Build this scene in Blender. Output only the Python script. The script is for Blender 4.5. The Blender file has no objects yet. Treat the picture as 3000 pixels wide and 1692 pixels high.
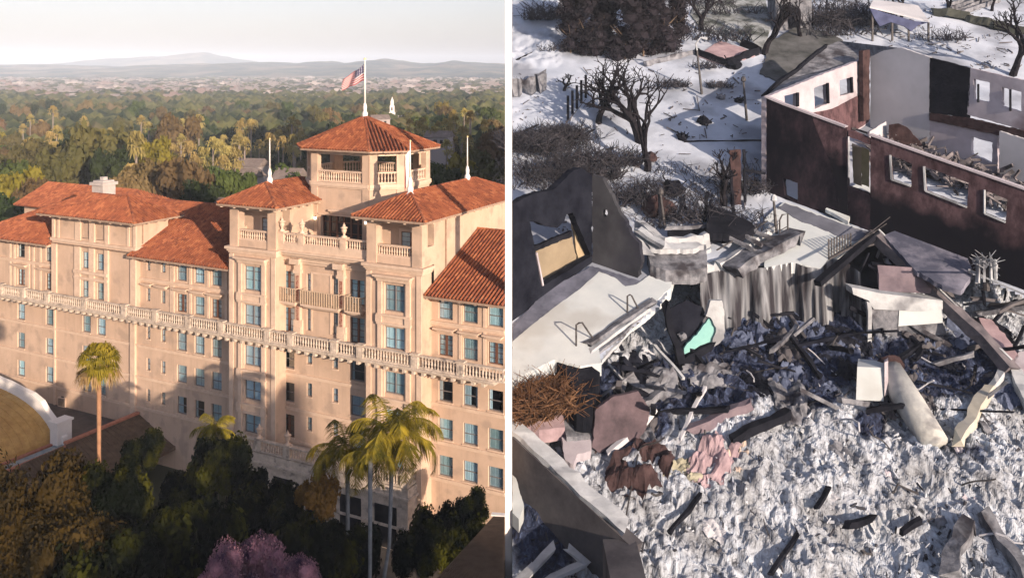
import bpy, bmesh, math, random
from mathutils import Vector, Matrix, noise
from mathutils.geometry import tessellate_polygon
R = math.radians
sc = bpy.context.scene
COL = sc.collection
# ---------------------------------------------------------------- camera, sky, sun, exposure
F, HZ, CAMZ = 2670.0, 200.0, 40.0            # focal length and horizon row in photograph pixels, eye height in metres
cam = bpy.data.objects.new('camera', bpy.data.cameras.new('camera'))
COL.objects.link(cam); sc.camera = cam
cam.location = (0, 0, CAMZ); cam.rotation_euler = (R(90), 0, 0)
cam.data.sensor_width = 36; cam.data.lens = 36 * F / 3000
cam.data.shift_y = -(846 - HZ) / 3000
cam.data.clip_start = .5; cam.data.clip_end = 40000
SUN = Vector((.557, -.823, 0)).normalized()
EL = R(12)
w = bpy.data.worlds.new('World'); sc.world = w; w.use_nodes = True
nt = w.node_tree; bg = nt.nodes['Background']
sky = nt.nodes.new('ShaderNodeTexSky'); sky.sky_type = 'NISHITA'; sky.sun_disc = False
sky.sun_elevation = EL; sky.sun_rotation = math.atan2(SUN.x, SUN.y) % (2 * math.pi)
sky.air_density = 1.0; sky.dust_density = 1.4; sky.ozone_density = 2.6
hs = nt.nodes.new('ShaderNodeHueSaturation'); hs.inputs['Saturation'].default_value = .52; nt.links.new(sky.outputs[0], hs.inputs['Color'])
tn = nt.nodes.new('ShaderNodeMix'); tn.data_type = 'RGBA'; tn.blend_type = 'MULTIPLY'; tn.inputs[0].default_value = 1; tn.inputs[7].default_value = (1.11, .985, 1.03, 1)
nt.links.new(hs.outputs[0], tn.inputs[6]); nt.links.new(tn.outputs[2], bg.inputs[0]); bg.inputs[1].default_value = .118
sl = bpy.data.lights.new('sun', 'SUN'); sl.energy = 5.0; sl.angle = R(.5); sl.color = (1, .765, .575)
so = bpy.data.objects.new('sun', sl); COL.objects.link(so)
tosun = Vector((SUN.x * math.cos(EL), SUN.y * math.cos(EL), math.sin(EL)))
so.rotation_euler = tosun.to_track_quat('Z', 'Y').to_euler(); so.location = tosun * 100
sc.view_settings.view_transform = 'Standard'; sc.view_settings.look = 'None'
sc.view_settings.exposure = 0.66; sc.view_settings.gamma = 1
sc.render.engine = 'CYCLES'
sc.cycles.max_bounces = 6; sc.cycles.transparent_max_bounces = 12; sc.cycles.volume_bounces = 0
sc.render.resolution_x = 1024; sc.render.resolution_y = 577

# ---------------------------------------------------------------- materials
MATS = {}
def mat(name, c, c2=None, rough=.85, scale=1.0, detail=5, lo=.35, hi=.65, bump=0, bscale=None, spec=.3, metal=0,
        objrand=0, trans=0, dist=0, coord='Object', c3=None, s3=.2, t3=.6):
    if name in MATS: return MATS[name]
    m = bpy.data.materials.new(name); m.use_nodes = True; t = m.node_tree; N = t.nodes; L = t.links
    b = N['Principled BSDF']; b.inputs['Roughness'].default_value = rough; b.inputs['Metallic'].default_value = metal
    b.inputs['Specular IOR Level'].default_value = .04 if rough >= .9 else min(spec, .08) if trans else spec
    b.inputs['Base Color'].default_value = (*c, 1)
    out = b.outputs[0]
    tc = N.new('ShaderNodeTexCoord')
    col = None
    if c2:
        n = N.new('ShaderNodeTexNoise'); n.inputs['Scale'].default_value = scale; n.inputs['Detail'].default_value = detail
        n.inputs['Distortion'].default_value = dist
        n.inputs['Roughness'].default_value = .65
        L.new(tc.outputs[coord], n.inputs['Vector'])
        r = N.new('ShaderNodeValToRGB'); r.color_ramp.elements[0].position = lo; r.color_ramp.elements[1].position = hi
        r.color_ramp.elements[0].color = (*c, 1); r.color_ramp.elements[1].color = (*c2, 1)
        L.new(n.outputs['Fac'], r.inputs[0]); col = r.outputs[0]
        if c3:
            n3 = N.new('ShaderNodeTexNoise'); n3.inputs['Scale'].default_value = s3; n3.inputs['Detail'].default_value = 4
            L.new(tc.outputs[coord], n3.inputs['Vector'])
            r3 = N.new('ShaderNodeMapRange'); r3.inputs[1].default_value = t3 - .06; r3.inputs[2].default_value = t3 + .06
            L.new(n3.outputs['Fac'], r3.inputs[0])
            mx = N.new('ShaderNodeMix'); mx.data_type = 'RGBA'; L.new(r3.outputs[0], mx.inputs[0])
            L.new(col, mx.inputs[6]); mx.inputs[7].default_value = (*c3, 1); col = mx.outputs[2]
        if objrand:
            oi = N.new('ShaderNodeObjectInfo'); h = N.new('ShaderNodeHueSaturation')
            mr = N.new('ShaderNodeMapRange'); mr.inputs[3].default_value = 1 - objrand; mr.inputs[4].default_value = 1 + objrand
            L.new(oi.outputs['Random'], mr.inputs[0]); L.new(mr.outputs[0], h.inputs['Value'])
            mr2 = N.new('ShaderNodeMapRange'); mr2.inputs[3].default_value = .5 - objrand * .07; mr2.inputs[4].default_value = .5 + objrand * .07
            ml = N.new('ShaderNodeMath'); ml.operation = 'FRACT'; ml2 = N.new('ShaderNodeMath'); ml2.operation = 'MULTIPLY'
            ml2.inputs[1].default_value = 7.31; L.new(oi.outputs['Random'], ml2.inputs[0]); L.new(ml2.outputs[0], ml.inputs[0])
            L.new(ml.outputs[0], mr2.inputs[0]); L.new(mr2.outputs[0], h.inputs['Hue'])
            L.new(col, h.inputs['Color']); col = h.outputs[0]
        L.new(col, b.inputs['Base Color'])
    if bump:
        nb = N.new('ShaderNodeTexNoise'); nb.inputs['Scale'].default_value = bscale or scale * 4; nb.inputs['Detail'].default_value = 6
        L.new(tc.outputs[coord], nb.inputs['Vector'])
        bp = N.new('ShaderNodeBump'); bp.inputs['Strength'].default_value = min(1, bump); bp.inputs['Distance'].default_value = .1
        L.new(nb.outputs['Fac'], bp.inputs['Height']); L.new(bp.outputs[0], b.inputs['Normal'])
    if trans:
        tr = N.new('ShaderNodeBsdfTranslucent'); ms = N.new('ShaderNodeMixShader'); ms.inputs[0].default_value = trans
        if col: L.new(col, tr.inputs[0])
        else: tr.inputs[0].default_value = (*c, 1)
        L.new(b.outputs[0], ms.inputs[1]); L.new(tr.outputs[0], ms.inputs[2]); L.new(ms.outputs[0], N['Material Output'].inputs[0])
    MATS[name] = m
    return m
def node_mat(name):
    m = bpy.data.materials.new(name); m.use_nodes = True; MATS[name] = m
    return m, m.node_tree.nodes, m.node_tree.links
FLAT0 = mat('shade_toned_ledge', (.05, .042, .038), (.10, .08, .07), scale=.8)  # dark tone stands in for shade on ledge, loggia and terrace floors
STUC = mat('stucco', (.50, .375, .285), (.60, .455, .35), rough=.9, scale=.35, detail=8, bump=.12, bscale=9, c3=(.43, .33, .26), s3=.6, t3=.60)
def streaks(m, amt=.30, sc_=1.1):     # rain streaks and dirt run down the stucco
    N = m.node_tree.nodes; L = m.node_tree.links; b = N['Principled BSDF']; src = b.inputs['Base Color'].links[0].from_socket
    tc = N.new('ShaderNodeTexCoord'); mp = N.new('ShaderNodeMapping'); mp.inputs['Scale'].default_value = (1, 1, .07); L.new(tc.outputs['Object'], mp.inputs[0])
    n = N.new('ShaderNodeTexNoise'); n.inputs['Scale'].default_value = sc_; n.inputs['Detail'].default_value = 9; n.inputs['Roughness'].default_value = .7; L.new(mp.outputs[0], n.inputs[0])
    r = N.new('ShaderNodeMapRange'); r.inputs[1].default_value = .50; r.inputs[2].default_value = .72; r.inputs[4].default_value = amt; L.new(n.outputs['Fac'], r.inputs[0])
    mx = N.new('ShaderNodeMix'); mx.data_type = 'RGBA'; L.new(r.outputs[0], mx.inputs[0]); L.new(src, mx.inputs[6]); mx.inputs[7].default_value = (.22, .17, .14, 1); L.new(mx.outputs[2], b.inputs['Base Color'])
streaks(STUC)
TRIM = mat('trim_stone', (.56, .43, .33), (.66, .52, .41), rough=.85, scale=1.5, bump=.1, bscale=12)
STONE = mat('weathered_stone', (.42, .36, .30), (.62, .54, .46), rough=.9, scale=2.2, bump=.3, bscale=8, c3=(.25, .22, .20), s3=1.4, t3=.64)
WHITE = mat('white_paint', (.80, .79, .77), (.74, .73, .71), rough=.6, scale=1.2)
GAPW = mat('gap_white', (.86, .86, .87), (.84, .84, .85), rough=.6, scale=.8)
WOOD = mat('dark_wood_frame', (.10, .045, .03), (.15, .07, .045), rough=.6, scale=4)
FRAME = mat('grey_window_frame', (.16, .15, .155), (.20, .18, .18), rough=.6, scale=4)
EAVE = mat('eave_timber', (.28, .20, .15), (.38, .28, .21), rough=.8, scale=3)
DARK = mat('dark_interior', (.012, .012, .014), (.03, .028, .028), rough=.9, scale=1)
# roof tile: one colour per tile, from the tile's own UV cell
m, N, L = node_mat('roof_tile'); b = N['Principled BSDF']; b.inputs['Roughness'].default_value = .8
uv = N.new('ShaderNodeUVMap'); wn = N.new('ShaderNodeTexWhiteNoise'); wn.noise_dimensions = '2D'
L.new(uv.outputs[0], wn.inputs['Vector'])
r = N.new('ShaderNodeValToRGB'); e_ = r.color_ramp.elements
e_[0].position = 0; e_[0].color = (.17, .050, .026, 1); e_[1].position = 1; e_[1].color = (.44, .17, .075, 1)
x = e_.new(.35); x.color = (.28, .084, .037, 1); x = e_.new(.8); x.color = (.35, .115, .048, 1)
L.new(wn.outputs['Value'], r.inputs[0])
tc = N.new('ShaderNodeTexCoord'); n = N.new('ShaderNodeTexNoise'); n.inputs['Scale'].default_value = .5; n.inputs['Detail'].default_value = 8
L.new(tc.outputs['Object'], n.inputs['Vector'])
mx = N.new('ShaderNodeMix'); mx.data_type = 'RGBA'; mx.blend_type = 'MULTIPLY'; mr = N.new('ShaderNodeMapRange')
mr.inputs[1].default_value = .3; mr.inputs[2].default_value = .7; mr.inputs[3].default_value = .0; mr.inputs[4].default_value = .75
L.new(n.outputs['Fac'], mr.inputs[0]); L.new(mr.outputs[0], mx.inputs[0]); L.new(r.outputs[0], mx.inputs[6]); mx.inputs[7].default_value = (.60, .56, .56, 1)
su = N.new('ShaderNodeSeparateXYZ'); L.new(uv.outputs[0], su.inputs[0]); lt = N.new('ShaderNodeMath'); lt.operation = 'LESS_THAN'; lt.inputs[1].default_value = -5; L.new(su.outputs[0], lt.inputs[0])
mxx = N.new('ShaderNodeMix'); mxx.data_type = 'RGBA'; L.new(lt.outputs[0], mxx.inputs[0]); L.new(mx.outputs[2], mxx.inputs[6]); mxx.inputs[7].default_value = (.05, .016, .013, 1)  # valleys between the tile ribs painted dark, as if shaded
L.new(mxx.outputs[2], b.inputs['Base Color']); TILE = m
# glass
m, N, L = node_mat('window_glass'); N.remove(N['Principled BSDF'])
gl = N.new('ShaderNodeBsdfGlossy'); gl.inputs['Roughness'].default_value = .06; gl.inputs[0].default_value = (.85, .95, 1, 1)
tp = N.new('ShaderNodeBsdfTransparent'); tp.inputs[0].default_value = (.78, .90, .95, 1)
lw = N.new('ShaderNodeLayerWeight'); lw.inputs[0].default_value = .35; fr = N.new('ShaderNodeMath'); fr.operation = 'MULTIPLY_ADD'; L.new(lw.outputs['Facing'], fr.inputs[0]); fr.inputs[1].default_value = .6; fr.inputs[2].default_value = .10; ms = N.new('ShaderNodeMixShader')
L.new(fr.outputs[0], ms.inputs[0]); L.new(tp.outputs[0], ms.inputs[1]); L.new(gl.outputs[0], ms.inputs[2])
L.new(ms.outputs[0], N['Material Output'].inputs[0]); GLASS = m
CURT = mat('curtain_cloth', (.50, .64, .70), (.70, .80, .84), rough=.9, scale=1.2, objrand=.38)
LEAFS = {}
def leaf(name, a, b_, tr=.12, sc_=.35, orr=.25): return mat(name, a, b_, rough=.7, scale=sc_, detail=6, objrand=orr, trans=tr, spec=.15)
L_OLIVE = leaf('leaf_olive', (0.055, 0.058, 0.02), (0.16, 0.14, 0.05))
L_GREEN = leaf('leaf_green', (0.028, 0.05, 0.015), (0.085, 0.115, 0.03))
L_DARK = leaf('leaf_dark', (0.014, 0.026, 0.011), (0.045, 0.062, 0.02))
L_BROWN = leaf('leaf_brown', (0.09, 0.062, 0.03), (0.2, 0.14, 0.065))
L_YEL = leaf('leaf_yellow', (0.11, 0.105, 0.016), (0.26, 0.22, 0.03))
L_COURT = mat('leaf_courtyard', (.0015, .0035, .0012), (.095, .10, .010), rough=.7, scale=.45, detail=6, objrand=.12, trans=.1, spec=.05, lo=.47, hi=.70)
L_PALM = leaf('leaf_palm', (.06, .062, .010), (.34, .27, .03), sc_=.8, orr=.1)
L_PINK = leaf('blossom_pink', (.06, .035, .075), (.50, .26, .31), sc_=1.5, orr=0)
DEADF = mat('dead_frond', (.25, .17, .08), (.40, .28, .13), scale=2, trans=.2)
BARK = mat('bark', (.10, .075, .055), (.20, .15, .11), scale=3, bump=.4, bscale=14)
BARKP = mat('palm_bark', (.17, .14, .12), (.30, .26, .23), scale=3, bump=.3, bscale=10)
# ---------------------------------------------------------------- mesh builder
class MB:
    def __init__(s): s.v = []; s.f = []; s.uv = []; s.hasuv = False
    def add(s, vs, fs, uvc=None):
        o = len(s.v); s.v += [tuple(v) for v in vs]
        for f in fs: s.f.append([o + i for i in f]); s.uv.append(uvc or (0, 0))
        if uvc: s.hasuv = True
    def box(s, x0, x1, y0, y1, z0, z1, M=None):
        vs = [Vector((x, y, z)) for z in (z0, z1) for y in (y0, y1) for x in (x0, x1)]
        if M: vs = [M @ v for v in vs]
        s.add(vs, [(0, 2, 3, 1), (4, 5, 7, 6), (0, 1, 5, 4), (2, 6, 7, 3), (0, 4, 6, 2), (1, 3, 7, 5)])
    def beam(s, p, q, w, h=None, up=Vector((0, 0, 1)), w2=None):
        p = Vector(p); q = Vector(q); h = h or w; k = (w2 or w) / w
        d = (q - p).normalized(); a = d.cross(up)
        a = a.normalized() if a.length > 1e-3 else Vector((1, 0, 0)); c = a.cross(d).normalized()
        vs = []
        for P, kk in ((p, 1), (q, k)):
            for i, j in ((-1, -1), (1, -1), (1, 1), (-1, 1)): vs.append(P + a * i * w * kk / 2 + c * j * h * kk / 2)
        s.add(vs, [(0, 3, 2, 1), (4, 5, 6, 7), (0, 1, 5, 4), (1, 2, 6, 5), (2, 3, 7, 6), (3, 0, 4, 7)])
    def tube(s, pts, rad, n=6, cap=True):
        pts = [Vector(p) for p in pts]; rings = []; a = None
        for i, p in enumerate(pts):
            d = (pts[min(i + 1, len(pts) - 1)] - pts[max(i - 1, 0)])
            d = d.normalized() if d.length > 1e-9 else Vector((0, 0, 1))
            if a is None: a = d.orthogonal().normalized()
            a = (a - d * a.dot(d)); a = a.normalized() if a.length > 1e-4 else d.orthogonal().normalized()
            b_ = d.cross(a); r = rad[i] if hasattr(rad, '__len__') else rad
            rings.append([p + (a * math.cos(t * 2 * math.pi / n) + b_ * math.sin(t * 2 * math.pi / n)) * r for t in range(n)])
        vs = [v for g in rings for v in g]; fs = []
        for i in range(len(pts) - 1):
            for t in range(n):
                u = (t + 1) % n; fs.append((i * n + t, i * n + u, (i + 1) * n + u, (i + 1) * n + t))
        if cap: fs.append(tuple(reversed(range(n)))); fs.append(tuple((len(pts) - 1) * n + t for t in range(n)))
        s.add(vs, fs)
    def lathe(s, c, prof, n=8):                     # prof: (radius, z)
        c = Vector(c); s.tube([c + Vector((0, 0, z)) for r, z in prof], [r for r, z in prof], n)
    def prism(s, loop, vec, holes=()):              # planar loop (3D), extruded by vec, optional hole loops
        vec = Vector(vec); loops = [[Vector(p) for p in loop]] + [[Vector(p) for p in h] for h in holes]
        flat = [p for l in loops for p in l]; n = len(flat)
        tr = tessellate_polygon(loops)
        fs = [tuple(t) for t in tr] + [tuple(n + i for i in reversed(t)) for t in tr]
        o = 0
        for l in loops:
            k = len(l)
            for i in range(k): j = (i + 1) % k; fs.append((o + i, o + j, n + o + j, n + o + i))
            o += k
        s.add(flat + [p + vec for p in flat], fs)
    def build(s, name, m, parent=None, smooth=False, loc=None, fix=True):
        me = bpy.data.meshes.new(name); me.from_pydata(s.v, [], s.f)
        if s.hasuv:
            ul = me.uv_layers.new(name='UVMap'); i = 0; dat = [0.0] * (2 * len(me.loops))
            for p, u in zip(me.polygons, s.uv):
                for k in p.loop_indices: dat[2 * k] = u[0]; dat[2 * k + 1] = u[1]
            ul.data.foreach_set('uv', dat)
        me.materials.append(m)
        if fix and len(s.f) < 60000:
            bm = bmesh.new(); bm.from_mesh(me); bmesh.ops.recalc_face_normals(bm, faces=bm.faces); bm.to_mesh(me); bm.free()
        if smooth: me.polygons.foreach_set('use_smooth', [True] * len(me.polygons))
        o = bpy.data.objects.new(name, me); COL.objects.link(o)
        if parent: o.parent = parent
        if loc is not None: o.location = loc
        return o
def tag(o, label=None, cat=None, group=None, kind=None):
    if label: o['label'] = label
    if cat: o['category'] = cat
    if group: o['group'] = group
    if kind: o['kind'] = kind
    return o
def empty(name, loc, label, cat, group=None, rz=0):
    o = bpy.data.objects.new(name, None); COL.objects.link(o); o.location = loc; o.rotation_euler = (0, 0, rz)
    o.empty_display_size = .3
    return tag(o, label, cat, group)
def dup(root, loc, rz=0, scale=None, label=None):
    r_ = root.copy(); COL.objects.link(r_); r_.location = loc; r_.rotation_euler = (0, 0, rz)
    if scale: r_.scale = scale
    if label: r_['label'] = label
    for ch in root.children:
        c = ch.copy(); COL.objects.link(c); c.parent = r_
        for g in ch.children:
            d = g.copy(); COL.objects.link(d); d.parent = c
    return r_
def at(x, y, Y): return Vector(((x - 1500) / F * Y, Y, CAMZ - (y - HZ) / F * Y))       # photo pixel at depth Y
def atz(x, y, z): Y = (CAMZ - z) * F / (y - HZ); return Vector(((x - 1500) / F * Y, Y, z))

# ================================================================ LEFT: setting
rnd = random.Random(7)
GROUND = mat('valley_ground', (.045, .05, .028), (.10, .09, .055), scale=.01, rough=1, c3=(.12, .10, .08), s3=.003, t3=.55)
b = MB()
b.add([(-9000, -900, 0), (-.6, -900, 0), (-.6, 9000, 0), (-9000, 9000, 0)], [(0, 1, 2, 3)])
b.add([(-.6, -900, 0), (-.6, 9000, 0), (-.6, 9000, -4), (-.6, -900, -4)], [(0, 1, 2, 3)])
b.add([(-.6, -900, -4), (9000, -900, -4), (9000, 9000, -4), (-.6, 9000, -4)], [(0, 1, 2, 3)])
tag(b.build('ground', GROUND, fix=False), kind='structure')
HILL = mat('hill_scrub', (.03, .055, .06), (.15, .155, .12), scale=.006, detail=9, rough=1, c3=(.24, .21, .16), s3=.0035, t3=.58)
def ridge(name, prof, Y, depth, seed):
    b = MB(); n = 150; m_ = 26; x0 = prof[0][0]; x1 = prof[-1][0]
    def top(x):
        for (a, ya), (c, yc) in zip(prof, prof[1:]):
            if a <= x <= c: return ya + (yc - ya) * (x - a) / (c - a)
    for j in range(m_ + 1):
        v = j / m_
        for i in range(n + 1):
            x = x0 + (x1 - x0) * i / n; hgt = CAMZ + (HZ - top(x) + noise.fractal(Vector((x * .02, seed, 0)), .8, 2.1, 5) * 3.2 - 1) / F * Y
            k = math.sin(min(v, .62) / .62 * math.pi / 2)
            yy = Y - depth + depth * v * 1.6
            X = (x - 1500) / F * Y
            nz = noise.fractal(Vector((X * .0035, yy * .0035, seed)), .9, 2.0, 6)
            rdg = 1 - abs(noise.noise(Vector((X * .006 + seed, yy * .0022, 3))))
            z = hgt * k * (.80 + .20 * v / .62 if v < .62 else 1) + nz * 34 * k * (1 - k * .82) + (rdg - .8) * 70 * (1 - k) * k
            if v > .62: z *= 1 - (v - .62) / .38
            b.v.append((X, yy, max(z, -2 if j == 0 else z)))
    for j in range(m_):
        for i in range(n): a = j * (n + 1) + i; b.f.append([a, a + 1, a + n + 2, a + n + 1]); b.uv.append((0, 0))
    tag(b.build(name, HILL, smooth=True, fix=False), kind='structure')
ridge('hills', [(-260, 194), (0, 191), (120, 189), (250, 190), (330, 193), (450, 197), (511, 190), (598, 186), (650, 191), (711, 184), (740, 183), (814, 180), (897, 187), (938, 179),
      (1029, 183), (1079, 180), (1141, 172), (1194, 178), (1277, 185), (1331, 177), (1401, 184), (1479, 187), (1485, 187)], 4600, 1500, 2)
ridge('mountains', [(-260, 190), (100, 188), (252, 179), (330, 172), (430, 166), (520, 160), (575, 152), (610, 154), (665, 166), (720, 176), (800, 184), (1100, 190), (1485, 195)], 6600, 900, 9)
# unseen ridge added behind the camera, shaped to shade the courtyard
W_ = Vector((SUN.y * -1, SUN.x, 0))     # across the sun
b = MB(); n = 260; m_ = 16; u0 = 62
for j in range(m_ + 1):
    for i in range(n + 1):
        ww = -75 + 109 * i / n; u = u0 + (j / m_ - .5) * 60
        e = max(0, 1 - abs(j / m_ - .5) * 2); e = e ** .6
        hh = 40.3 + noise.noise(Vector((ww * .12, u * .05, 1))) * 1.6 + noise.noise(Vector((ww * .55, u * .3, 5))) * 1.5 + noise.noise(Vector((ww * 1.7, u * .9, 8))) * 1.3
        edge = min(1, (34 - ww) / 3.0, (ww + 75) / 12)
        p = SUN * u + W_ * ww; b.v.append((p.x, p.y, -4.2 + (hh + 4.2) * e * max(edge, 0) ** .5))
for j in range(m_):
    for i in range(n): a = j * (n + 1) + i; b.f.append([a, a + 1, a + n + 2, a + n + 1]); b.uv.append((0, 0))
tag(b.build('shade_ridge', GROUND, smooth=True, fix=False), kind='structure')

# ================================================================ foliage
def crown_mesh(name, m, lumps, nleaf, leafs, seed, core=True, squash=.75, spread=1.0, smooth=False):
    rr = random.Random(seed); b = MB()
    L_ = []
    for i in range(lumps):
        a = rr.uniform(0, 6.283); q = rr.uniform(0, 1) ** .5 * .72 * spread; z = rr.uniform(.28, .82)
        q *= 1.15 - abs(z - .5)
        L_.append((Vector((q * math.cos(a), q * math.sin(a), z)), rr.uniform(.20, .36)))
    L_.append((Vector((0, 0, .6)), .38))
    if core:
        for c, r in L_:
            bm = bmesh.new(); bmesh.ops.create_icosphere(bm, subdivisions=2, radius=r * .72)
            vs = []
            for v in bm.verts:
                p = v.co.copy(); p += p * .45 * noise.noise(p * 5 + c * 9); vs.append(c + Vector((p.x, p.y, p.z * squash)))
            b.add(vs, [[v.index for v in f.verts] for f in bm.faces]); bm.free()
    for k in range(nleaf):
        c, r = L_[rr.randrange(len(L_))]
        d = Vector((rr.gauss(0, 1), rr.gauss(0, 1), rr.gauss(0, 1))).normalized()
        p = c + Vector((d.x, d.y, d.z * squash)) * r * rr.uniform(.62, 1.12)
        sz = leafs * rr.uniform(.6, 1.4)
        nn = (d + Vector((rr.gauss(0, .6), rr.gauss(0, .6), rr.gauss(0, .6)))).normalized(); t = nn.orthogonal().normalized()
        t = Matrix.Rotation(rr.uniform(0, 6.28), 3, nn) @ t; s2 = nn.cross(t)
        b.add([p - t * sz, p + s2 * sz * .55, p + t * sz, p - s2 * sz * .55], [(0, 1, 2, 3)])
    me = bpy.data.meshes.new(name); me.from_pydata(b.v, [], b.f); me.materials.append(m)
    return me
def trunk_mesh(name, m, h, r, seed, limbs=5):
    rr = random.Random(seed); b = MB()
    b.tube([(0, 0, 0), (rr.uniform(-.02, .02), 0, h * .4), (rr.uniform(-.04, .04), rr.uniform(-.04, .04), h)], [r, r * .75, r * .5], 7)
    for i in range(limbs):
        a = i * 6.283 / limbs + rr.uniform(-.4, .4); z0 = h * rr.uniform(.55, .98)
        q = Vector((math.cos(a) * .42, math.sin(a) * .42, rr.uniform(.5, .8)))
        b.tube([(0, 0, z0), q * .5 + Vector((0, 0, z0 * .5)), q], [r * .45, r * .3, r * .12], 5)
    me = bpy.data.meshes.new(name); me.from_pydata(b.v, [], b.f); me.materials.append(m)
    return me
ASPECT = {}
def mkobj(name, me, parent):
    o = bpy.data.objects.new(name, me); COL.objects.link(o); o.parent = parent; return o
def tree(name, loc, size, cme, tme, label, group, rz=0, cat='tree'):
    e = empty(name, loc, label, cat, group, rz)
    wx, wy, h = size; ch = min(h * .9, wx * 1.8 * ASPECT.get(cme.name, .95))
    c = mkobj('crown', cme, e); c.scale = (wx, wy, ch); c.location = (0, 0, h - ch * 1.06)
    t = mkobj('trunk', tme, e); t.scale = (wx, wy, h); return e
# unit trees: 1 m tall, crown radius about 1 (scaled on the Empty)
TR = trunk_mesh('trunk', BARK, .45, .045, 3)
KINDS = []
for nm, m, lab in (('olive_tree', L_OLIVE, 'olive green'), ('broadleaf_tree', L_GREEN, 'mid green'), ('dark_tree', L_DARK, 'dark green'),
                   ('brown_tree', L_BROWN, 'brownish half bare'), ('yellow_tree', L_YEL, 'yellow green')):
    for v in range(2):
        KINDS.append((nm, crown_mesh('crown', m, 14, 2300, .080, 10 * len(KINDS) + 3 + v, squash=.85), lab, v))
def fan_crown(b, c, n, ln, rr, droop=.5, blades=9, wdt=.06):
    for i in range(n):
        a = rr.uniform(0, 6.283); el = rr.uniform(-.75, 1.35)
        d = Vector((math.cos(a) * math.cos(el), math.sin(a) * math.cos(el), math.sin(el)))
        side = d.cross(Vector((0, 0, 1))).normalized(); upv = side.cross(d)
        p0 = c + d * ln * .45
        for k in range(blades):
            t = (k / (blades - 1) - .5) * 2.4
            dd = (d * math.cos(t) + side * math.sin(t)).normalized(); l2 = ln * .6 * rr.uniform(.85, 1.1) * (1 - .15 * abs(t))
            q = p0 + dd * l2 * .6; e = q + dd * l2 * .35 + Vector((0, 0, -l2 * droop * rr.uniform(.5, 1.2)))
            ww = side * math.cos(t) * ln * wdt - d * math.sin(t) * ln * wdt
            b.add([p0, q - ww, q + ww, e], [(0, 1, 2), (1, 3, 2)])
        b.tube([c, p0], ln * .012, 3, cap=False)
def feather(b, c, a, el, ln, rr, droop=1.0, nl=34, lf=.26):
    d = Vector((math.cos(a), math.sin(a), 0)); p = c.copy(); prev = p; seg = 12; pts = []
    ang = el
    for i in range(seg + 1):
        pts.append(p.copy()); ang -= droop * (.6 + i / seg * 1.2) / seg * 1.6
        p = p + (d * math.cos(ang) + Vector((0, 0, math.sin(ang)))) * ln / seg
    b.tube(pts, [ln * .012 * (1 - .8 * i / seg) for i in range(seg + 1)], 4, cap=False)
    side = d.cross(Vector((0, 0, 1)))
    for k in range(nl):
        t = .1 + .9 * k / nl; i = min(int(t * seg), seg - 1); f_ = t * seg - i; q = pts[i].lerp(pts[i + 1], f_); tg = (pts[i + 1] - pts[i]).normalized()
        l2 = ln * lf * math.sin(math.pi * (.12 + .86 * t)) * rr.uniform(.85, 1.15)
        for sgn in (-1, 1):
            dd = (side * sgn * .8 + tg * .55 + Vector((0, 0, -.35 - rr.uniform(0, .5)))).normalized()
            wv = tg * ln * .0052
            b.add([q - wv, q + wv, q + dd * l2 * .6 + wv * .8, q + dd * l2 + Vector((0, 0, -l2 * .25)), q + dd * l2 * .6 - wv * .8], [(0, 1, 2, 3, 4)])
# distant fan palms (unit: 1 m tall)
b = MB(); fan_crown(b, Vector((0, 0, .88)), 26, .17, random.Random(5), blades=5, wdt=.09); PALMC = bpy.data.meshes.new('crown'); PALMC.from_pydata(b.v, [], b.f); PALMC.materials.append(leaf('leaf_far_palm', (.24, .20, .07), (.40, .32, .12), orr=.2))
b = MB(); b.tube([(0, 0, 0), (.01, 0, .45), (0, .005, .88)], [.02, .014, .016], 6); PALMT = bpy.data.meshes.new('trunk'); PALMT.from_pydata(b.v, [], b.f); PALMT.materials.append(BARKP)

def bgtree(x, ytop, Y, h, wd, kind, lab, grp):
    p = at(x, ytop, Y); X = p.x; base = 0; hh = p.z
    nm, me, _, v = KINDS[kind]
    return tree(nm, (X, Y, 0), (wd / 2 / .9, wd / 2 / .9, hh), me, TR, lab, grp, rz=rnd.uniform(0, 6.28))
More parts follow.
